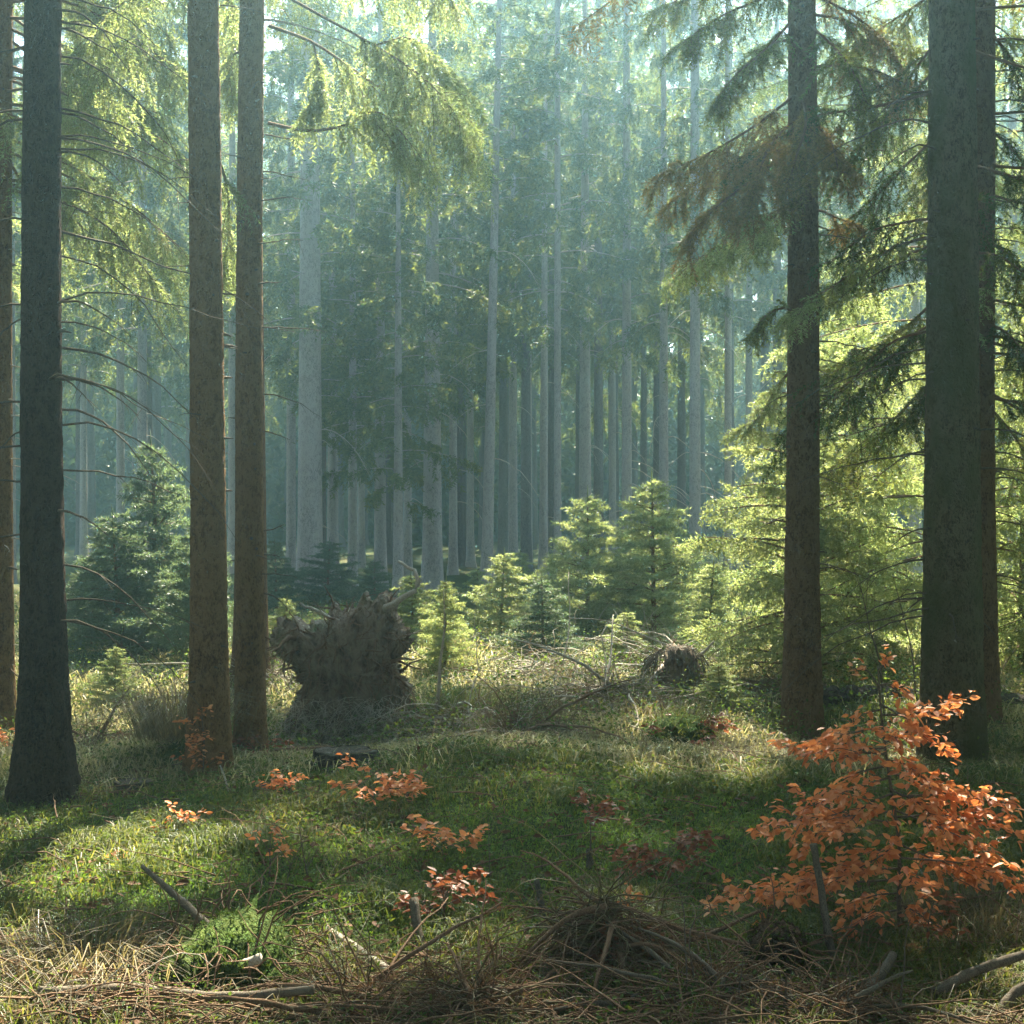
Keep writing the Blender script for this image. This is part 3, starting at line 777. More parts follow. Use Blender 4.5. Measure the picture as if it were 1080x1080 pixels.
random_boughs(tD, gD, 18, 4.2, 6.0, .7, 1.6, [0, .4, .8], ['needle_lit'], hang=.9)

# spruce behind the thickest trunk, green to the ground, and one beside the frame: their crowns shade the foreground
def bushy_spruce(x, y, h, Lf, seed, label, mat, n=80, base=.5, group='green spruces bordering the clearing', **kw):
    g = np.random.default_rng(seed)
    t = thing('spruce_tree', label, 'tree', (x, y, float(H(x, y))), group)
    link('trunk', trunk_mesh('trunk', h, .012 * h + .03, .012, g, (0, 0), 1.3, .3, 16, False, smooth=True), M['bark_mid'], t)
    zs = np.linspace(base, h - .1, n) + g.normal(size=n) * .05
    lens = np.array([Lf(z) for z in zs])
    a = dict(hang=.55, r0=.014, twig=.17, spacing=.07, T=6, K=12, l=.04, wd=.009, t0=.12, stems=False, sides=4)
    a.update(kw)
    wd_, gr = crown_boughs_mesh(g, zs, lens, **a)
    c = gr.build('crown', M[mat], t)
    wd_.build('limbs', M['twig_brown'], c)
    return t
bushy_spruce(4.35, 14.2, 15, lambda z: np.interp(z, [.5, 4, 6.5, 9, 15], [1.6, 1.8, 2.2, 2.0, .4]), 41, 'tall spruce green almost to the ground, filling the space behind the thickest trunk', 'needle_lit', 110, .6)
bushy_spruce(-2.48, 13.5, 11.5, lambda z: np.interp(z, [6, 8, 11.5], [1.4, 1.6, .3]), 45, 'hidden slender spruce added behind the slimmer brown trunk of the close pair for shade', 'needle', 44, 6.4)  # tree added out of sight so its crown shades the grass
bushy_spruce(6.3, 12.6, 14, lambda z: np.interp(z, [.5, 5, 14], [2.0, 2.5, .4]), 42, 'spruce with dark hanging boughs at the edge beside the thickest trunk pair', 'needle', 90, .8)
bushy_spruce(-6.6, 13.5, 15, lambda z: np.interp(z, [2, 5, 15], [1.2, 2.4, .4]), 43, 'spruce with sunlit yellowish boughs at the edge behind the darkest trunk', 'needle_lit', 80, 3.2)

# ------------------------------------------------------------------ young spruces
YP = []
for k in range(4):
    g = np.random.default_rng(300 + k)
    n = 62
    zs = np.concatenate([np.linspace(.03, .93, n)]) + g.normal(size=n) * .012
    lens = np.interp(zs, [0, .08, .3, .97], [.26, .34, .31, .03]) * (.8 + .4 * g.random(n))
    wd_, gr = crown_boughs_mesh(g, zs, lens, rise=(.45, -.28), hang=.15, L2f=.5, r0=.005, twig=.055, spacing=.018, T=5, K=9, l=.022, wd=.0055, t0=.08, stems=False, sides=3)
    tube(gr, [(0, 0, .9), (0, 0, .97), (0.003, 0, 1.03)], [.006, .004, .001], 4)
    m2 = gr.mesh('crown'); m1 = wd_.mesh('limbs'); m1.materials.append(M['twig_brown'])
    mt = MB(); tube(mt, [(0, 0, -.05), (0, 0, .5), (0, 0, .97)], [.016, .01, .003], 7); m0 = mt.mesh('trunk', True); m0.materials.append(M['bark_mid'])
    YP.append((m0, m1, m2))
YM = {}
def young_spruce(px, Y, h, wf, label, mat='needle_young', k=0, group='young spruces in the clearing'):
    x = (px - 540) / FPX * Y
    t = thing('young_spruce', label, 'young tree', (x, Y, float(H(x, Y)) - .02), group)
    m0, m1, m2 = YP[k % 4]
    key = (k % 4, mat)
    if key not in YM:
        mm = m2.copy(); mm.materials.clear(); mm.materials.append(M[mat]); YM[key] = mm
    a = link('trunk', m0, None, t); c = link('crown', YM[key], None, t); l = link('limbs', m1, None, c)
    s = (h * wf, h * wf, h)
    a.scale = s; c.scale = s
    c.rotation_euler = (0, 0, 1.7 * px % 6.28)
    t.rotation_euler = (R(px * 7 % 9 - 4), R(px * 5 % 9 - 4), 0)
    c.scale = (h * wf * (.85 + (px * 3 % 7) / 20), h * wf * (.85 + (px * 5 % 7) / 20), h)
    return t
YS = [
 (171, 16.5, 2.6, 1.05, 'dark blue-green young spruce, the taller one between the darkest and the brown trunk', 'needle_shaded', 0),
 (128, 15.5, 1.75, 1.25, 'lower dark blue-green young spruce close beside the darkest trunk', 'needle_shaded', 1),
 (203, 15.2, 1.7, 1.1, 'dark blue-green young spruce half hidden behind the brown trunk', 'needle_shaded', 2),
 (95, 17, 1.3, 1.2, 'small dull green spruce directly beside the darkest trunk', 'needle_shaded', 3),
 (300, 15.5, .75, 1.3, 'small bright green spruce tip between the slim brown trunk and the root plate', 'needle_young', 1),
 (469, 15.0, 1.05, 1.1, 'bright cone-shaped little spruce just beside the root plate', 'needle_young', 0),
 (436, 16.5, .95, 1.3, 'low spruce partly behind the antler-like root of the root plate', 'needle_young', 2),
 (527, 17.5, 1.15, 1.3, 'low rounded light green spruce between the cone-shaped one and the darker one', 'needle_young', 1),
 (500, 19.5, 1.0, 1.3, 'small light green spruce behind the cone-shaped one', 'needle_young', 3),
 (573, 16.0, 1.0, 1.3, 'darker green low spruce left of the two tallest bright young ones', 'needle_shaded', 2),
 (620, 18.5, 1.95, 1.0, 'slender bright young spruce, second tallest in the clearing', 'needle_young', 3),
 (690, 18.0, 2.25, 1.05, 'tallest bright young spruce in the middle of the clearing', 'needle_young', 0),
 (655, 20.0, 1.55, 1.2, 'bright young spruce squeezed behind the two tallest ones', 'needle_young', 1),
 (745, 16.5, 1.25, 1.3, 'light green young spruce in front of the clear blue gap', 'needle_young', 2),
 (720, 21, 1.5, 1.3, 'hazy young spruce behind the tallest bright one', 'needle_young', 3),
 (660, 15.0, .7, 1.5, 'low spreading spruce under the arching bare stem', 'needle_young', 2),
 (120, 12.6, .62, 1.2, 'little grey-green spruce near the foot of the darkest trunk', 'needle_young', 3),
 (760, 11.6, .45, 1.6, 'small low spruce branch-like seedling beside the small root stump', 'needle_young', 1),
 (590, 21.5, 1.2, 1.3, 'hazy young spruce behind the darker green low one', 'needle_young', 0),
 (292, 23.5, 1.3, 1.4, 'added dull spruce far behind the slimmer brown trunk, under the thickest pale trunk', 'needle_shaded', 1),  # this and the next three are added to darken the far sunlit ground
 (345, 24.5, 1.2, 1.6, 'added dull spruce far behind the root plate, beside the thickest pale trunk', 'needle_shaded', 3),
 (395, 23.0, 1.1, 1.5, 'added dull spruce far behind the antler-like root', 'needle_shaded', 0),
 (265, 20.5, 1.0, 1.4, 'added dull little spruce hidden behind the slimmer brown trunk', 'needle_shaded', 2),
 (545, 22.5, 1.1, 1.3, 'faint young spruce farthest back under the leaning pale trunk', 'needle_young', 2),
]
for px, Yd, h, wf, lab, mt, k in YS:
    young_spruce(px, Yd, h, wf, lab, mt, k)
# larger bright ones beside the reddish trunk: boughs of their own
bushy_spruce(2.72, 13.4, 3.5, lambda z: np.interp(z, [.1, .8, 3.4], [1.15, 1.12, .05]), 51, 'large bright young spruce behind the reddish brown trunk, branched to the ground', 'needle_young', 120, .12,
             'young spruces in the clearing', hang=.3, rise=(.28, -.3), twig=.14, spacing=.05, T=6, K=9, l=.036, wd=.012, L2f=.42, jit=.2)
bushy_spruce(3.75, 15.6, 4.6, lambda z: np.interp(z, [.1, 1, 4.5], [1.3, 1.35, .05]), 52, 'yellow-green young spruce between the reddish trunk and the thickest trunk', 'needle_lit', 130, .15,
             'young spruces in the clearing', hang=.5, rise=(.25, -.4), twig=.16, spacing=.06, T=6, K=9, l=.04, wd=.013, L2f=.4, jit=.25)
bushy_spruce(5.2, 14.4, 3.9, lambda z: np.interp(z, [.1, 1, 3.8], [1.1, 1.1, .05]), 53, 'yellow-green young spruce on the far side of the thickest trunk pair', 'needle_lit', 110, .15,
             'young spruces in the clearing', hang=.5, rise=(.25, -.4), twig=.16, spacing=.06, T=6, K=9, l=.04, wd=.013, L2f=.4, jit=.25)
# low green crowns in front of the far stand
for px, Yd, h, cz, cw, lab in [(420, 27.5, 9.5, 2.2, .72, 'mid-sized dark green spruce with a low crown rising above the root plate'),
                               (372, 29, 11, 3.2, .8, 'mid-sized dark green spruce whose low crown overlaps the thickest pale trunk')]:
    far_tree((px - 540) / FPX * Yd, Yd, .2, h, cz, lab, np.random.default_rng(px), (0, 0), 0, cw, 'young spruces in front of the far stand', kind=px % 5)

# ------------------------------------------------------------------ root plates, stumps, logs
def star_body(outline, cxz, depth, Y, seed, rough=.05, nth=120, nph=36, front=1.0):
    """solid body with a given front outline (photo pixels at distance Y), its own depth and a rough skin"""
    pts = np.array([P(a, b, Y)[[0, 2]] for a, b in outline]); c = P(*cxz, Y)[[0, 2]]
    d = pts - c; ang = np.unwrap(np.arctan2(d[:, 1], d[:, 0])); o = np.argsort(ang % (2 * np.pi))
    ang = (ang % (2 * np.pi))[o]; rad = np.hypot(d[:, 0], d[:, 1])[o]
    th = np.arange(nth) / nth * 2 * np.pi
    Rr = np.interp(th, np.concatenate([ang - 2 * np.pi, ang, ang + 2 * np.pi]), np.tile(rad, 3))
    ph = np.linspace(0.02, np.pi - .02, nph)
    s = np.sin(ph) ** .6
    vn, vn2 = VN(seed, 128), VN(seed + 1, 128)
    A = np.broadcast_to(th[None] * 9, (nph, nth)); B = np.broadcast_to(ph[:, None] * 9, (nph, nth))
    wrap = np.broadcast_to(np.abs(((th / np.pi) % 2) - 1)[None] * 26, (nph, nth))
    nz = vn(wrap, B) * .6 + vn2(wrap * 2.3, B * 2.1) * .4 + vn(wrap * 5.1, B * 4.7) * .3
    rr = Rr[None] * s[:, None] * (1 + rough * 1.5 * nz)
    yy = -np.cos(ph)[:, None] * depth * (1 + .5 * nz) + rough * .8 * nz
    V = np.stack([c[0] + rr * np.cos(th), Y + yy, c[1] + rr * np.sin(th)], -1).reshape(-1, 3)
    i = np.arange(nph - 1)[:, None] * nth; j = np.arange(nth)[None]; j2 = (j + 1) % nth
    F = np.stack([i + j, i + j2, i + nth + j2, i + nth + j], -1).reshape(-1, 4)
    pole = np.array([[c[0], V[:nth, 1].mean(), c[1]], [c[0], V[-nth:, 1].mean(), c[1]]])
    k = len(V); jj = np.arange(nth)
    F = [F, np.concatenate([np.stack([(jj + 1) % nth, jj, np.full(nth, k)], -1), np.stack([(nph - 1) * nth + jj, (nph - 1) * nth + (jj + 1) % nth, np.full(nth, k + 1)], -1)])]
    V = np.concatenate([V, pole])
    return V, F, c, th, Rr

def local(V, t): return np.asarray(V) - np.array(t.location)

def curly(g, p0, d, L, gr=.3, n=8, wob=.12):
    pts = [np.asarray(p0, float)]; d = nrm(d)
    for k in range(n - 1):
        d = nrm(d + g.normal(size=3) * wob * 2 - UP * gr / n)
        pts.append(pts[-1] + d * L / (n - 1))
    return np.array(pts)

RY = 11.5
t = thing('uprooted_root_plate', 'big upturned root plate of dark soil with an antler-like root on top', 'root plate', G(365, RY))
out = [(312, 655), (300, 664), (290, 676), (294, 690), (314, 702), (322, 722), (312, 745), (303, 775), (330, 786), (370, 788), (405, 782), (432, 770), (430, 740), (420, 715), (412, 700), (424, 690), (428, 672), (415, 660),
       (408, 640), (400, 630), (391, 640), (384, 628), (376, 642), (362, 650), (352, 646), (345, 660), (328, 664)]
V, F, c, th, Rr = star_body(out, (365, 712), .26, RY, 71, .15, 200, 64)
link('soil_body', make_mesh('soil_body', local(V, t), F, True), M['soil'], t)
g = np.random.default_rng(72)
rb = MB()
for k in range(200):
    a = g.random() * 2 * np.pi; q = g.random() ** .5
    Rk = np.interp(a, th, Rr) * q
    p0 = np.array([c[0] + Rk * math.cos(a), RY - .3 * math.sqrt(max(0, 1 - q * q)) - .02, c[1] + Rk * math.sin(a)])
    d = np.array([math.cos(a) * .6, -.5, math.sin(a) * .5 - .35]) + g.normal(size=3) * .35
    L = .12 + .3 * g.random()
    tube(rb, local(curly(g, p0, d, L, 1.2, 6, .2), t), np.linspace(.005, .0012, 6) * (.4 + 1.6 * g.random() ** 2), 4, False)
for k in range(80):     # thicker roots that break the outline
    a = g.random() * 2 * np.pi
    Rk = np.interp(a, th, Rr) * .8
    p0 = np.array([c[0] + Rk * math.cos(a), RY + g.normal() * .1, c[1] + Rk * math.sin(a)])
    d = np.array([math.cos(a), g.normal() * .4, math.sin(a)])
    tube(rb, local(curly(g, p0, d, .15 + .25 * g.random(), .6, 7, .16), t), np.linspace(.018, .002, 7) * (.35 + 1.2 * g.random() ** 1.5), 6)
rb.build('fine_roots', M['twig_brown'], t)
def root(pts, r, mat='dead_pale', name='root'):
    m = MB(); q = smooth_path([P(*p) for p in pts], 16); q[1:-1] += np.random.default_rng(3).normal(size=(14, 3)) * .006
    tube(m, local(q, t), np.linspace(r, r * .35, 16), 7); m.build(name, M[mat], t, True)
root([(392, 655, RY), (408, 640, RY - .1), (425, 630, RY - .1), (440, 618, RY - .1), (437, 602, RY - .05), (420, 592, RY)], .032)
root([(425, 630, RY - .1), (441, 618, RY - .1), (446, 610, RY - .1)], .010)
root([(372, 668, RY), (352, 655, RY - .1), (335, 645, RY - .1), (316, 636, RY - .1)], .024)
root([(390, 655, RY), (388, 640, RY - .05), (386, 626, RY - .05)], .011)
root([(408, 672, RY), (425, 672, RY - .1), (445, 665, RY - .1)], .009)
root([(398, 645, RY), (404, 632, RY - .02), (412, 628, RY)], .009)
root([(350, 660, RY), (330, 668, RY - .15), (310, 664, RY - .15), (296, 672, RY - .1)], .014, 'twig_brown')
# skirt of straw hanging down the plate
sk = MB(); n = 600
a = g.random(n)
p = np.stack([np.interp(a, [0, 1], [P(303, 0, RY)[0], P(432, 0, RY)[0]]), RY - .22 - .18 * g.random(n), -.25 + .5 * g.random(n)], -1)
tubes(sk, local(p, t), nrm(np.stack([g.normal(size=n) * .5, -.5 - .3 * g.random(n), -.4 + .7 * g.random(n)], -1)), .18 + .2 * g.random(n), .5, .0022, 3, 3)
sk.build('hanging_straw', M['dead_pale'], t)

# small upturned stump with fringe of roots
SY = 12.0
t = thing('small_root_stump', 'small upturned stump fringed with pale dry roots, on the rise before the bright young spruces', 'stump', G(712, SY))
V, F, c, th, Rr = star_body([(700, 702), (697, 735), (694, 765), (715, 770), (738, 765), (736, 735), (736, 702), (727, 684), (709, 682)], (716, 724), .15, SY, 81, .13, 110, 40)
link('soil_body', make_mesh('soil_body', local(V, t), F, True), M['soil'], t)
g = np.random.default_rng(82); rb = MB()
for k in range(75):
    u = g.random()
    u = .35 * u ** 2 if k % 3 else 1 - .3 * u ** 2; p0 = P(690 + 48 * u, 692 - 10 * math.sin(u * 3.1) + g.normal() * 2, SY + g.normal() * .09)
    d = np.array([(u - .5) * 1.2 + g.normal() * .3, -.4 + g.normal() * .3, .15])
    tube(rb, local(curly(g, p0, d, .2 + .25 * g.random(), 5.0, 8, .07), t), np.linspace(.004, .001, 8), 4, False)
rb.build('fine_roots', M['dead'], t)
m = MB(); tube(m, local(smooth_path([P(700, 702, SY), P(672, 732, SY - .2), P(636, 750, SY - .4)], 8), t), np.linspace(.02, .012, 8), 7); m.build('root', M['dead_pale'], t, True)
m = MB(); tube(m, local(smooth_path([P(730, 694, SY), P(742, 688, SY), P(753, 676, SY)], 8), t), np.linspace(.02, .008, 8), 7); m.build('root', M['dead_pale'], t, True)

def cut_stump(px, Y, dia, h, label, seed, mat='stump'):
    g = np.random.default_rng(seed)
    t = thing('tree_stump', label, 'stump', G(px, Y, -.05), 'sawn stumps')
    n = 40; zs = np.linspace(0, h, 8); th = np.arange(n) / n * 2 * np.pi
    lob = 1 + .1 * np.cos(th * 4 + 1) + .05 * np.cos(th * 7) + .03 * g.normal(size=n)
    rr = dia / 2 * lob[None] * (1 + .35 * np.exp(-zs / .07))[:, None] * (1 + .02 * g.normal(size=(8, n)))
    V = np.stack([rr * np.cos(th), rr * np.sin(th), np.broadcast_to(zs[:, None], rr.shape)], -1).reshape(-1, 3)
    i = np.arange(7)[:, None] * n; j = np.arange(n)[None]; j2 = (j + 1) % n
    link('stump_side', make_mesh('stump_side', V, [np.stack([i + j, i + j2, i + n + j2, i + n + j], -1).reshape(-1, 4)]), M[mat], t)
    V = [[0, 0, h - .012]]; F3 = []
    for k, s in enumerate((.5, .93, 1.0)):
        V += [[rr[-1][q] * s * math.cos(th[q]), rr[-1][q] * s * math.sin(th[q]), h - .012 + (.004 if s == .5 else .012 if s == .93 else .0005) + .004 * g.normal()] for q in range(n)]
    F3 = [[0, 1 + q, 1 + (q + 1) % n] for q in range(n)]
    F4 = [[1 + k * n + q, 1 + (k + 1) * n + q, 1 + (k + 1) * n + (q + 1) % n, 1 + k * n + (q + 1) % n] for k in (0, 1) for q in range(n)]
    link('cut_face', make_mesh('cut_face', np.array(V), [np.array(F3), np.array(F4)]), M['cutwood'], t)
cut_stump(364, 8.9, .37, .155, 'low sawn stump with dark sides standing in the grass in front of the root plate', 1)
cut_stump(140, 8.75, .22, .13, 'small dark sawn stump beside the foot of the darkest trunk', 2)
cut_stump(283, 8.3, .16, .09, 'very low grey sawn stump in the grass before the close pair of trunks', 3)

def log(ctrl, r0, r1, label, mat, name='fallen_log', cat='log', sides=14, n=30, seed=0, group=None):
    g = np.random.default_rng(seed)
    pts = smooth_path(ctrl, n)
    if name == 'dead_stick': pts = pts + UP * .045; r0 *= 1.25; r1 *= 1.25
    mid = pts[n // 2]
    o = np.array([mid[0], mid[1], float(H(mid[0], mid[1]))])
    pts = pts + g.normal(size=pts.shape) * r0 * .05
    mb = MB(); tube(mb, pts - o, np.linspace(r0, r1, n) * (1 + .07 * g.normal(size=n)), sides)
    me = mb.mesh(name, True)
    ob = link(name, me, M[mat]); ob.location = tuple(o)
    return tag(ob, label, cat, group)
log([P(852, 742, 11.7), P(920, 740, 11.6), P(985, 742, 11.6), P(1090, 746, 11.7)], .14, .12, 'dark fallen log lying behind the thickest trunk and the reddish trunk', 'stump', seed=1)
SG = 'dead sticks lying or leaning on the ground'
log([P(150, 925, 6.0), P(178, 950, 5.75), P(205, 975, 5.5), P(268, 1036, 5.2)], .008, .016, 'dark stick slanting down into the mossy mound', 'dead', 'dead_stick', 'stick', 7, 14, 2, SG)
log([P(337, 986, 5.9), P(375, 1012, 5.5), P(412, 1040, 5.2)], .012, .015, 'straight grey stick lying in the grass beside the mossy mound', 'dead_pale', 'dead_stick', 'stick', 7, 12, 3, SG)
log([P(858, 903, 5.4), P(866, 950, 5.4), P(876, 1010, 5.35), P(893, 1070, 5.3)], .011, .013, 'dark upright dead stem leaning in front of the orange beech sapling', 'dead', 'dead_stick', 'stick', 7, 16, 4, SG)
log([P(942, 1020, 5.1), P(930, 1040, 5.0), P(910, 1060, 4.9), P(880, 1078, 4.85)], .014, .016, 'short grey broken stick at the foot of the orange beech sapling', 'dead', 'dead_stick', 'stick', 7, 12, 5, SG)
log([P(1090, 1018, 4.95), P(1050, 1030, 4.9), P(1020, 1042, 4.9), P(985, 1062, 4.85)], .012, .016, 'curved dark branch in the dry grass right of the orange beech sapling', 'dead', 'dead_stick', 'stick', 7, 14, 6, SG)
log([P(1090, 1050, 4.8), P(1070, 1062, 4.8), P(1052, 1085, 4.75)], .014, .016, 'thick dark stick in the bottom corner near the dry grass', 'dead', 'dead_stick', 'stick', 7, 10, 7, SG)
log([P(247, 832, 8.6), P(258, 850, 8.5), P(264, 868, 8.4)], .009, .007, 'white weathered stick stuck in the grass below the close pair of trunks', 'dead_pale', 'dead_stick', 'stick', 6, 10, 8, SG)
log([P(243, 848, 8.4), P(236, 825, 8.5), P(232, 815, 8.5)], .006, .004, 'thin pale stick leaning against the foot of the nearer brown trunk', 'dead_pale', 'dead_stick', 'stick', 6, 10, 9, SG)
log([P(622, 905, 6.9), P(622, 935, 6.85), P(624, 968, 6.8)], .014, .016, 'pale grey dead stem standing upright under the small orange leaves', 'cutwood', 'dead_stick', 'stick', 7, 10, 10, SG)
log([P(566, 940, 6.1), P(571, 965, 6.1), P(575, 1000, 6.1)], .010, .012, 'pale grey dead stem standing beside the heap of dry branches', 'cutwood', 'dead_stick', 'stick', 7, 10, 11, SG)
log([P(436, 960, 5.8), P(442, 1000, 5.7), P(452, 1035, 5.6)], .016, .02, 'grey dead stem standing in the grass beside brown-red leaves', 'dead', 'dead_stick', 'stick', 7, 10, 12, SG)
log([P(838, 805, 9.6), P(818, 822, 9.4), P(797, 842, 9.3)], .012, .007, 'thin dark stick leaning in the shaded grass near the reddish trunk', 'dead', 'dead_stick', 'stick', 6, 10, 13, SG)
log([P(780, 822, 9.6), P(830, 820, 9.5), P(880, 822, 9.4)], .018, .010, 'pale stick lying flat in the shaded grass near the reddish trunk', 'dead_pale', 'dead_stick', 'stick', 6, 12, 14, SG)
log([P(285, 798, 9.9), P(350, 795, 10), P(400, 800, 10.0), P(470, 818, 9.9)], .009, .005, 'long thin reddish branch lying behind the low sawn stump', 'twig_brown', 'dead_stick', 'stick', 6, 18, 15, SG)
log([P(40, 1062, 4.75), P(140, 1058, 4.8), P(230, 1066, 4.75), P(330, 1058, 4.7)], .018, .012, 'long grey branch lying along the very front below the mossy mound', 'dead', 'dead_stick', 'stick', 7, 22, 16, SG)
log([P(250, 1040, 5.0), P(262, 1030, 5.0), P(275, 1024, 5.0)], .018, .016, 'short pale stub of wood on the mossy mound', 'dead_pale', 'dead_stick', 'stick', 7, 8, 17, SG)

# arching bare stems
def bare_stem(ctrl, r, label, seed, mat='dead', twigs=10):
    g = np.random.default_rng(seed)
    pts = smooth_path(ctrl, 20); o = pts[0].copy()
    mb = MB(); tube(mb, pts - o, np.linspace(r, r * .25, 20), 6)
    tt = .2 + .75 * g.random(twigs); p = interp_path(pts - o, tt)
    d = nrm(np.stack([g.normal(size=twigs), g.normal(size=twigs) * .5, .6 + .5 * g.random(twigs)], -1))
    tubes(mb, p, d, .15 + .35 * g.random(twigs), .15, r * .35, 4, 3)
    ob = link('bare_sapling', mb.mesh('bare_sapling', True), M[mat]); ob.location = tuple(o)
    tag(ob, label, 'bare sapling', 'bare saplings without leaves')
bare_stem([G(932, 11.2), P(928, 700, 11.2), P(918, 665, 11.2), P(907, 615, 11.2)], .010, 'bare forked sapling in front of the yellow-green spruces, topped by twigs', 1)
bare_stem([G(966, 11.5), P(962, 690, 11.5), P(953, 650, 11.5), P(941, 605, 11.5)], .008, 'bare slightly leaning single stem close to the thickest trunk', 2, twigs=5)
bare_stem([G(735, 13), P(722, 690, 13), P(690, 675, 13.2), P(640, 655, 13.4), P(600, 652, 13.6)], .012, 'arching bent-over bare stem above the small root stump', 3, 'dead_pale', 14)
bare_stem([G(600, 11.5), P(612, 730, 11.5), P(622, 715, 11.5), P(628, 700, 11.5)], .007, 'thin bare sapling in the pale grass before the arching stem', 4, 'dead_pale', 12)
bare_stem([G(517, 6.6), P(518, 960, 6.6), P(516, 900, 6.6), P(515, 860, 6.6)], .004, 'wispy bare sapling in the middle of the grass', 5, 'dead', 9)
bare_stem([G(318, 6.4), P(325, 930, 6.4), P(318, 890, 6.4), P(315, 860, 6.4)], .005, 'wispy bare sapling behind the mossy mound', 6, 'dead', 9)
bare_stem([G(285, 6.2), P(295, 950, 6.2), P(305, 920, 6.2), P(310, 900, 6.2)], .006, 'dark slanting bare sapling just behind the mossy mound', 7, 'dead', 6)
bare_stem([G(126, 12), P(128, 760, 12), P(130, 735, 12), P(133, 715, 12)], .005, 'tiny bare sapling near the little grey-green spruce', 8, 'dead_pale', 7)
bare_stem([G(450, 10), P(470, 780, 10), P(510, 770, 10.2), P(560, 775, 10.4)], .009, 'bent bare stem arching over the pale grass behind the sawn stump', 9, 'dead_pale', 14)

# mossy mound with roots, mossy hollow stump, tussock, brush heaps
def mossy(outline, c, depth, Y, seed, name, label, cat, mat='mossy', rough=.12, blade=2600, bmat='moss_dark', bh=.018, twigs=0):
    t = thing(name, label, cat, G(c[0], Y))
    V, F, cc, th, Rr = star_body(outline, c, depth, Y, seed, rough, 90, 30)
    Vl = local(V, t)
    link('mound_body', make_mesh('mound_body', Vl, F, True), M[mat], t)
    g = np.random.default_rng(seed)
    idx = g.integers(0, len(Vl), blade)
    mb = MB(); 
    ctr = Vl.mean(0); nn = nrm(Vl[idx] - ctr)
    keep = nn[:, 2] > -.1
    needles(mb, Vl[idx][keep] - .004 * nn[keep], nrm(nn[keep] + UP * .4 + g.normal(size=(keep.sum(), 3)) * .3), bh, .3, 5, bh * .8, .004, g)
    mb.build('moss', M[bmat], t)
    if twigs:
        tb = MB(); idx = g.integers(0, len(Vl), twigs); nn = nrm(Vl[idx] - ctr)
        for q, v in zip(Vl[idx], nn):
            if v[2] < -.2: continue
            tube(tb, curly(g, q, v + g.normal(size=3) * .7, .12 + .3 * g.random(), 1.4, 7, .12), np.linspace(.004, .001, 7), 4, False)
        tb.build('fine_roots', M['twig_brown'], t)
    return t
mossy([(140, 1080), (150, 1032), (178, 998), (210, 982), (245, 968), (278, 975), (305, 1008), (328, 1045), (340, 1085), (240, 1100)], (238, 1045), .32, 5.25, 91, 'mossy_mound',
      'rounded mound of dark green moss and fine roots, under the dark slanting stick', 'mound', twigs=330)
mossy([(792, 1000), (798, 985), (815, 977), (838, 980), (850, 992), (853, 1015), (848, 1045), (820, 1055), (796, 1040)], (822, 1015), .13, 5.25, 92, 'mossy_stump',
      'small dark rotten stump with a mossy rim beside the orange beech sapling', 'stump', 'bark_dark', .12, 900, 'moss_dark', .016, 40)
mossy([(668, 810), (675, 775), (695, 760), (720, 755), (745, 765), (758, 785), (765, 812), (715, 822)], (714, 795), .3, 10.4, 93, 'mossy_mound',
      'shaded mossy hump with brown leaves just below the small upturned root stump', 'mound', 'mossy', .1, 500, 'grass', .08, 60)
mossy([(150, 828), (160, 806), (178, 790), (198, 780), (214, 792), (222, 815), (220, 834), (185, 838)], (188, 815), .28, 9.6, 94, 'grass_tussock_mound',
      'dark hollow hump under the drooping pale grass between the darkest and the brown trunk', 'mound', 'mossy', .12, 300, 'grass', .08, 30)
def tussock(px, Y, n, h, spread, label, seed, mat='straw', lean=1.2, top=0.0):
    g = np.random.default_rng(seed); p = G(px, Y)
    t = thing('grass_tussock', label, 'tussock', p, 'grass tussocks')
    pos = np.stack([g.normal(size=n) * spread, g.normal(size=n) * spread, np.full(n, top - .03)], -1)
    mb = MB(); blades(mb, pos, h * (.6 + .6 * g.random(n)), .006, lean * (.3 + g.random(n)), g, np.arctan2(pos[:, 1], pos[:, 0]) + g.normal(size=n) * .7)
    mb.build('blades', M[mat], t)
tussock(190, 9.65, 900, .5, .13, 'drooping pale green tussock arching over a dark hollow beside the brown trunk', 1, 'straw', 1.25, .16)
tussock(492, 12.0, 700, .35, .15, 'sunlit green tussock in the pale grass beside the root plate', 2, 'grass', 1.0)
tussock(610, 13.5, 600, .4, .2, 'pale tussock in the middle of the sunlit clearing', 3, 'straw', 1.0)
tussock(545, 10.8, 700, .4, .16, 'bushy straw tussock behind the shaded grass', 4, 'straw', 1.0)
tussock(690, 11.0, 500, .35, .15, 'straw tussock directly before the small root stump', 5, 'straw', 1.0)
tussock(90, 5.2, 600, .3, .14, 'loose dry tussock at the front left of the mossy mound', 6, 'straw', 1.2)
tussock(1040, 5.9, 700, .28, .2, 'yellowish dry tussock right of the orange beech sapling', 7, 'straw', 1.0)

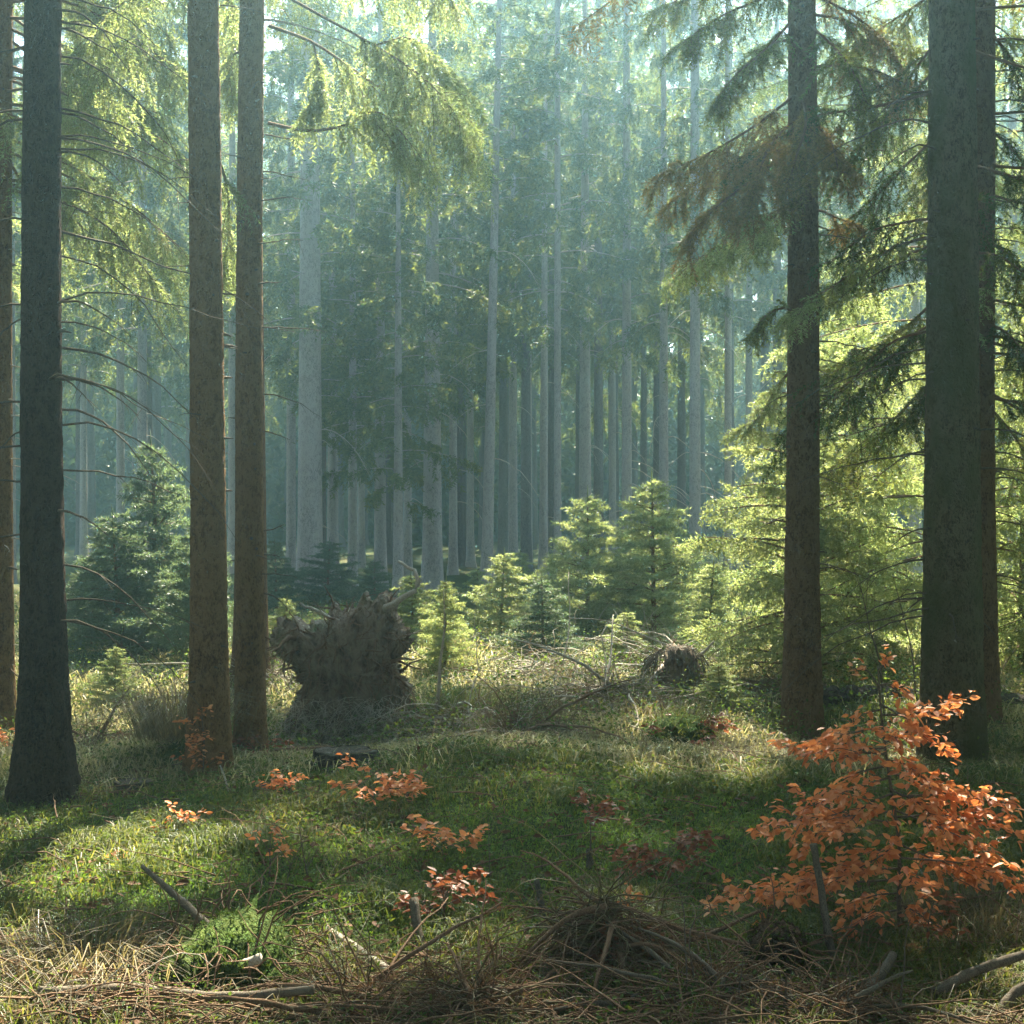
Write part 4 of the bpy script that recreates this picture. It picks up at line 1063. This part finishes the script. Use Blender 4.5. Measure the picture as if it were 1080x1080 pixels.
def brush(px, Y, n, w_, h_, label, seed, mat, L=.5, rr=.004):
    g = np.random.default_rng(seed); p = G(px, Y)
    t = thing('brush_heap', label, 'brush heap', p, 'heaps of dead branches'); fr_p, fr_d = [], []
    for part, m_, k in (('dead_branches', mat, n), ('dry_fronds', 'straw' if mat != 'dead' else 'twig_brown', n * 2)):
        mb = MB()
        for q in range(k):
            a = g.random() * 6.28; r = abs(g.normal()) * .5
            p0 = np.array([math.cos(a) * r * w_, math.sin(a) * r * w_ * .5, h_ * g.random() * math.exp(-r * r)])
            d = np.array([g.normal(), g.normal() * .5, .35 * g.normal() + .2])
            big = k == n and q % 9 == 0
            if big: d[2] *= .35
            pth = curly(g, p0, d, L * (.3 + g.random()) * (1.5 if big else 1), .5 if big else 1.5, 8, .05 if big else .12)
            tube(mb, pth, np.linspace(rr, rr * .25, 8) * (.4 + g.random()) * (.7 if k > n else 3.2 if big else 1), 6 if big else 4, big)
            if k == n and not big and q % 2:
                nn_ = 3; ii_ = g.integers(1, 6, nn_)
                dd = nrm(pth[ii_ + 1] - pth[ii_] + g.normal(size=(nn_, 3)) * .05)
                fr_p.append(pth[ii_]); fr_d.append(dd)
        mb.build(part, M[m_], t)
    fp = np.concatenate(fr_p); fd = np.concatenate(fr_d)
    mb = MB(); tubes(mb, fp, fd, L * .32, .5, rr * .5, 3, 3)
    needles(mb, fp, fd, L * .32, .5, 26, .022, .0035, g)
    mb.build('withered_sprays', M['needle_dead'], t)
brush(640, 5.3, 170, .3, .3, 'heap of pale brown dead branches and dry fronds in the very front', 1, 'twig_brown')
brush(760, 4.85, 110, .35, .05, 'low dark heap of dead twigs before the small rotten stump', 2, 'dead', .4)
brush(400, 4.9, 110, .4, .06, 'low thin scatter of brown twigs between the mossy mound and the dense twig heap', 3, 'twig_brown', .5)
brush(500, 4.8, 130, .3, .12, 'dense brown heap of twigs at the very front beside the mossy mound', 9, 'twig_brown', .4)
brush(880, 4.72, 100, .35, .08, 'dark tangle of twigs at the very front below the orange beech sapling', 10, 'dead', .4)
brush(60, 4.8, 70, .3, .05, 'sparse pale tangle of twigs in the front corner beside the dry tussock', 11, 'dead_pale', .45, .003)
brush(480, 11.2, 130, .7, .2, 'sunlit tangle of bleached branches in front of the little cone-shaped spruce', 12, 'dead_pale', .8, .005)
brush(720, 14.2, 110, .8, .25, 'sunlit bleached branches between the small root stump and the tallest bright spruce', 13, 'dead_pale', .9, .006)
brush(580, 14.0, 110, .8, .22, 'bleached brushwood at the foot of the darker green low spruce', 14, 'dead_pale', .9, .006)
brush(560, 10.5, 110, .6, .15, 'heap of reddish dead branches at the edge of the sunlit clearing', 4, 'twig_brown', .7, .005)
brush(640, 11.5, 150, .6, .22, 'tangle of pale dead branches in the middle of the clearing', 5, 'dead_pale', .7, .005)
brush(270, 13.5, 90, .7, .2, 'hazy grey tangle of dead branches beside the root plate', 6, 'dead_pale', .8, .006)
brush(820, 12.3, 80, .5, .2, 'brown tangle of dead branches near the foot of the reddish trunk', 7, 'twig_brown', .6, .005)
brush(100, 10.5, 70, .5, .1, 'tangle of twigs behind the foot of the darkest trunk', 8, 'twig_brown', .6, .005)

# ------------------------------------------------------------------ beech saplings
def sapling(stem_ctrl, branch_ends, label, seed, mat, leaf=.058, dens=60, r=.008, twigs=7, group='beech saplings in copper autumn leaf', sub=.14, bark='dead'):
    g = np.random.default_rng(seed)
    stem = smooth_path(stem_ctrl, 22); o = stem[0].copy()
    t = thing('beech_sapling', label, 'sapling', o, group)
    mb = MB(); tube(mb, stem - o, np.linspace(r, r * .3, 22), 7); mb.build('stem', M[bark], t, True)
    for ts, end in branch_ends:
        p0 = interp_path(stem, np.array([ts]))[0]
        end = np.asarray(end, float)
        L = np.linalg.norm(end - p0)
        mid = p0 + (end - p0) * .5 + UP * L * .05 + g.normal(size=3) * .02
        path = smooth_path([p0, mid, end], 10) - o
        wb = MB(); tube(wb, path, np.linspace(r * .45, r * .1, 10), 5)
        lf = MB()
        segs = [(path, L, dens)]
        nt_ = max(2, int(twigs * L / .35))
        for q in range(nt_):
            u = .22 + .75 * (q + g.random()) / nt_
            b0 = interp_path(path, np.array([u]))[0]
            dv = nrm(path[-1] - path[0]); sv = nrm(np.cross(dv, UP)) * (1 if q % 2 else -1)
            l2 = sub * (1.1 - .7 * u) * (.6 + .7 * g.random()) * min(1.5, max(.5, L / .35))
            d2 = nrm(dv * .7 + sv * .8 + UP * (.28 * g.normal()))
            pp = np.array([b0, b0 + d2 * l2 * .5 + UP * .005, b0 + d2 * l2])
            tube(wb, pp, [r * .18, r * .12, r * .06], 4, False)
            segs.append((pp, l2, dens))
        for pp, ll, dn in segs:
            m = max(3, int(ll * dn * (1 if r > .008 else 1.9)))
            u = (.12 if pp is not path else .3) + (.9 if pp is not path else .7) * g.random(m); u = np.clip(u, 0, 1)
            pos = interp_path(pp, u) + g.normal(size=(m, 3)) * [.014, .014, .016]
            dv = nrm(pp[-1] - pp[0])
            d = nrm(dv * .6 + g.normal(size=(m, 3)) * [.7, .7, .22] - UP * .12)
            nn = nrm(UP + g.normal(size=(m, 3)) * .6)
            leaves(lf, pos, d, nn, leaf * (.65 + .6 * g.random(m)), g)
        b = wb.build('branch', M[bark], t)
        lf.build('leaves', M[mat], b)
    return t
BY = 5.75
def E(px, py, Y=BY): return P(px, py, Y)
sapling([G(952, BY), E(948, 960), E(948, 890), E(938, 820), E(930, 760), E(926, 702)],
 [(.20, E(890, 985, 5.6)), (.22, E(1000, 985, 5.6)), (.26, E(875, 972, 6.0)), (.30, E(752, 948, 5.7)), (.33, E(800, 950, 5.5)), (.34, E(985, 955, 5.45)), (.36, E(1085, 935, 5.7)), (.4, E(1030, 930, 6.0)),
  (.42, E(868, 935, 5.45)), (.46, E(797, 880, 5.6)), (.48, E(1088, 885, 5.7)), (.5, E(838, 905, 5.95)), (.5, E(1060, 905, 5.5)), (.54, E(1068, 850, 5.8)), (.55, E(880, 885, 5.4)), (.56, E(1000, 880, 5.4)),
  (.6, E(845, 855, 5.6)), (.62, E(1020, 845, 5.6)), (.64, E(872, 838, 5.9)), (.66, E(985, 830, 5.5)), (.68, E(826, 788, 5.75)), (.7, E(890, 800, 5.5)), (.72, E(1010, 805, 5.75)), (.76, E(950, 790, 5.45)),
  (.78, E(868, 780, 5.6)), (.82, E(1022, 735, 5.75)), (.84, E(895, 770, 5.8)), (.86, E(965, 765, 5.6)), (.92, E(902, 708, 5.75)), (.93, E(955, 738, 5.7)), (.99, E(930, 692, 5.75))],
 'large bright orange beech sapling in full copper leaf, in front of the thickest trunk', 1, 'beech', .042, 82, .011, 8)
def small(px, Y, top_py, wpx, label, seed, mat='beech', nb=7, dens=45, leaf=.05, start=.3, lean=0):
    g = np.random.default_rng(seed + 500)
    b = G(px, Y); top = P(px + lean, top_py - 10, Y)
    ends = []
    for k in range(nb):
        ts = start + (1 - start) * (k + .5) / nb
        a = g.random() * 6.28
        Lw = wpx / 2 / FPX * Y * 1.25 * (1.15 - .5 * ts) * (.7 + .5 * g.random())
        c = b + (top - b) * ts
        ends.append((ts, c + np.array([math.cos(a) * Lw, math.sin(a) * Lw * .8, .03 + .05 * g.random()])))
    mid = b + (top - b) * .5 + np.array([g.normal() * .02, g.normal() * .02, 0])
    sapling([b, mid, top], ends, label, seed, mat, leaf * .84, dens * 1.15, .005, 6, sub=.09)
small(213, 8.9, 765, 46, 'narrow orange sapling standing at the foot of the nearer brown trunk', 2, 'beech', 9, 40, .045, .15)
small(305, 8.2, 838, 50, 'small orange sapling in the grass beside the low sawn stump', 3, 'beech', 6, 40, .045, .3)
small(400, 7.7, 830, 100, 'orange sapling spreading in front of the low sawn stump', 4, 'beech', 8, 30, .05, .35)
small(428, 7.9, 850, 36, 'bright red-orange little sprig next to the spreading one before the sawn stump', 5, 'beech', 4, 50, .05, .5)
small(470, 6.9, 890, 85, 'low orange sapling in the shaded grass right of the wispy bare saplings', 6, 'beech', 8, 26, .05, .3)
small(470, 5.9, 950, 110, 'dull brown-red sapling beside the grey standing dead stem', 7, 'beech_dull', 9, 28, .05, .25)
small(622, 6.85, 862, 72, 'small orange-brown sapling above the pale grey standing dead stem', 8, 'beech_dull', 7, 42, .045, .72)
small(705, 6.6, 900, 105, 'dark brown-red sapling in the deep shade of the grass', 9, 'beech_dull', 11, 42, .045, .2)
small(195, 7.3, 875, 52, 'sparse orange sapling in the grass below the darkest trunk', 10, 'beech', 6, 26, .045, .35)
small(284, 6.5, 905, 50, 'sparse sapling with two orange leaf tufts behind the mossy mound', 11, 'beech', 5, 22, .045, .5)
small(117, 6.7, 925, 34, 'tiny sapling with few orange leaves in the bright green patch', 12, 'beech', 3, 28, .045, .5)
small(12, 10.2, 782, 44, 'orange sapling at the foot of the thin edge trunk', 13, 'beech', 6, 40, .05, .1)
small(665, 5.6, 965, 24, 'single red-orange leaf tuft beside the heap of pale branches', 14, 'beech', 3, 40, .05, .6)
small(655, 5.3, 1010, 70, 'orange-brown leaves caught in the heap of pale branches', 15, 'beech_dull', 6, 30, .05, .3)
small(985, 5.3, 960, 50, 'thin dull sapling standing just right of the large orange beech', 16, 'beech_dull', 5, 24, .045, .3)
small(725, 10.2, 780, 110, 'brown-leaved low sapling on the shaded mossy hump', 17, 'beech_dull', 8, 26, .06, .2)
small(150, 10.4, 790, 60, 'dull orange sapling behind the foot of the darkest trunk', 18, 'beech_dull', 7, 26, .05, .2)
small(275, 9.8, 795, 60, 'dull red-brown sapling at the foot of the slimmer brown trunk', 19, 'beech_dull', 6, 26, .05, .2)

# ------------------------------------------------------------------ ground cover (stuff)
g = np.random.default_rng(900)
def scatter(n, y0, y1, pw=1.0):
    y = y0 + (y1 - y0) * g.random(n) ** pw
    x = (g.random(n) * 2 - 1) * (.40 * y + .5)
    return x, y
def on_ground(x, y, dz=-.01): return np.stack([x, y, H(x, y) + dz], -1)
def lawn(x, y):          # soft bright moss lawn in the open middle of the foreground
    px = x / y * FPX + 540; py = 540 + FPX * CAM_Z / y
    a = np.exp(-(((px - 250) / 330) ** 2 + ((py - 955) / 50) ** 2)) + np.exp(-(((px - 700) / 220) ** 2 + ((py - 905) / 60) ** 2)) * .9
    return a + .35 * N4(x * 1.1, y * 1.1)
# short moss lawn
x, y = scatter(240000, 4.6, 11.0, .8)
k = (lawn(x, y) > .2 + .25 * g.random(len(x))) | (g.random(len(x)) < .12)
x, y = x[k], y[k]
mb = MB(); blades(mb, on_ground(x, y), .022 + .03 * g.random(len(x)), .006, .4 + .6 * g.random(len(x)), g)
tag(mb.build('moss', M['moss_blade']), 'short bright green moss and fine grass carpeting the clearing floor', 'moss', kind='stuff')
# grass
x, y = scatter(330000, 4.5, 13.0, .85)
cl = N1(x * 2.3, y * 2.3) + .6 * N2(x * 5.1, y * 5.1)
dens = np.clip(.5 + .7 * cl - 1.0 * np.clip(lawn(x, y) - .2, 0, 1) - .45 * np.clip((y - 8.8) / 1.5, 0, 1), .03, 1)
k = g.random(len(x)) < dens
x, y, cl = x[k], y[k], cl[k]
mb = MB(); hh = (.06 + .11 * g.random(len(x)) + .07 * np.clip(cl, 0, 1)) * np.interp(y, [4.5, 7, 9, 13], [.85, .95, .7, .7])
blades(mb, on_ground(x, y), hh, .0042 + .0005 * y, .35 + .9 * g.random(len(x)), g)
tag(mb.build('grass', M['grass']), 'tufty dull green grass covering the ground between the trunks', 'grass', kind='stuff')
# straw and dry stalks, in the front edge and across the sunlit clearing
mb = MB()
x, y = scatter(26000, 4.4, 10.5, 1.2)
px = x / y * FPX + 540; py = 540 + FPX * CAM_Z / y
k = g.random(len(x)) < np.clip(.05 + .55 * N3(x * 1.4, y * 1.4) + .05 * (py > 1000) + .4 * (py < 830) + .5 * ((px > 960) & (py > 930)) - .25 * ((px > 150) & (px < 950) & (py > 960)), 0, 1)
x, y = x[k], y[k]
blades(mb, on_ground(x, y), .10 + .16 * g.random(len(x)), .0035, .5 + 1.1 * g.random(len(x)), g)
tag(mb.build('dry_grass', M['straw']), 'dry brownish grass stalks among the foreground grass', 'grass', kind='stuff')
mb = MB()
x, y = scatter(185000, 8.5, 27, 1.15)
k = g.random(len(x)) < np.clip(.68 + .7 * N3(x * .8, y * .8), 0.1, 1) * np.clip((y - 8.5) / 1.0, .15, 1)
x, y = x[k], y[k]
blades(mb, on_ground(x, y), (.10 + .22 * g.random(len(x)) ** 1.6) * np.interp(y, [9.8, 13, 27], [.7, 1, 1.4]) * (1 - .6 * np.exp(-((x + 1.3) ** 2 + (y - 10.9) ** 2) / .7)) * (1 - .5 * np.exp(-((x - 2.6) ** 2 + (y - 10.6) ** 2) / 1.5)), .005 + .0006 * y, .4 + 1.0 * g.random(len(x)), g)
tag(mb.build('dry_grass', M['straw_pale']), 'pale dry grass stalks of the sunlit clearing behind the sawn stump', 'grass', kind='stuff')
# leafy undergrowth
mb = MB()
nc = 2600
x, y = scatter(nc, 4.6, 26, 1.1)
cw = np.where(y < 10, .10, .16 + .10 * g.random(nc)); ch = np.where(y < 10, .08, .14 + .22 * g.random(nc))
for kx in range(2):
    m = 26
    pos = on_ground(np.repeat(x, m) + g.normal(size=nc * m) * np.repeat(cw, m), np.repeat(y, m) + g.normal(size=nc * m) * np.repeat(cw, m), 0)
    pos[:, 2] += .01 + np.repeat(ch, m) * g.random(nc * m)
    d = nrm(g.normal(size=(nc * m, 3)) * [1, 1, .5])
    leaves(mb, pos, d, nrm(UP + g.normal(size=(nc * m, 3)) * .5), np.interp(pos[:, 1], [4, 26], [.018, .05]) * (.6 + .8 * g.random(nc * m)), g)
tag(mb.build('undergrowth', M['herb']), 'low leafy bilberry undergrowth in the grass', 'undergrowth', kind='stuff')
# fallen leaves and twigs
mb = MB(); n = 4500
x, y = scatter(n, 4.5, 14, 1.1)
leaves(mb, on_ground(x, y, .02 + .03 * g.random(n)), g.normal(size=(n, 3)) * [1, 1, .2], nrm(UP + g.normal(size=(n, 3)) * .4), .035 + .03 * g.random(n), g)
tag(mb.build('leaf_litter', M['litter']), 'brown fallen leaves scattered over grass and moss', 'leaf litter', kind='stuff')
mb = MB(); n = 2600
x = np.concatenate([scatter(1500, 4.5, 5.4, 1)[0] * 1.0, scatter(1100, 5.4, 14, 1)[0]]); y = np.concatenate([4.5 + .95 * g.random(1500) ** 1.3, 5.4 + 8.6 * g.random(1100)])
for a, b in zip(x, y):
    p0 = np.array([a, b, float(H(a, b)) + .02 + .05 * g.random()])
    an = g.random() * 6.28
    tube(mb, curly(g, p0, [math.cos(an), math.sin(an) * .6, .12 * g.normal() + .12], .15 + .4 * g.random(), .5, 6, .07), np.linspace(.0036, .001, 6) * (.5 + g.random()), 4, False)
tag(mb.build('twig_litter', M['twig_brown']), 'fine fallen twigs tangled over the ground', 'twig litter', kind='stuff')

# ------------------------------------------------------------------ haze: one closed box of even air round the whole scene
hb = MB()
x0, x1, y0, y1, z0, z1 = -GX - 1.5, GX + 1.5, GY0 - 1.5, GY1 + 1.5, -1.8, 31.0
V = [(x, y, z) for z in (z0, z1) for y in (y0, y1) for x in (x0, x1)]
hb.add(V, None, [[0, 2, 3, 1], [4, 5, 7, 6], [0, 1, 5, 4], [2, 6, 7, 3], [0, 4, 6, 2], [1, 3, 7, 5]])
m, n, l, out = new_mat('forest_haze')
pv = n.new("ShaderNodeVolumePrincipled")
pv.inputs["Color"].default_value = HAZE_COLOR
pv.inputs["Density"].default_value = HAZE_DENSITY
pv.inputs["Anisotropy"].default_value = HAZE_ANISO
l.new(pv.outputs[0], out.inputs["Volume"])
hz = hb.build('haze', m)
tag(hz, 'thin bluish morning haze hanging in the spruce stand', 'haze', kind='stuff')
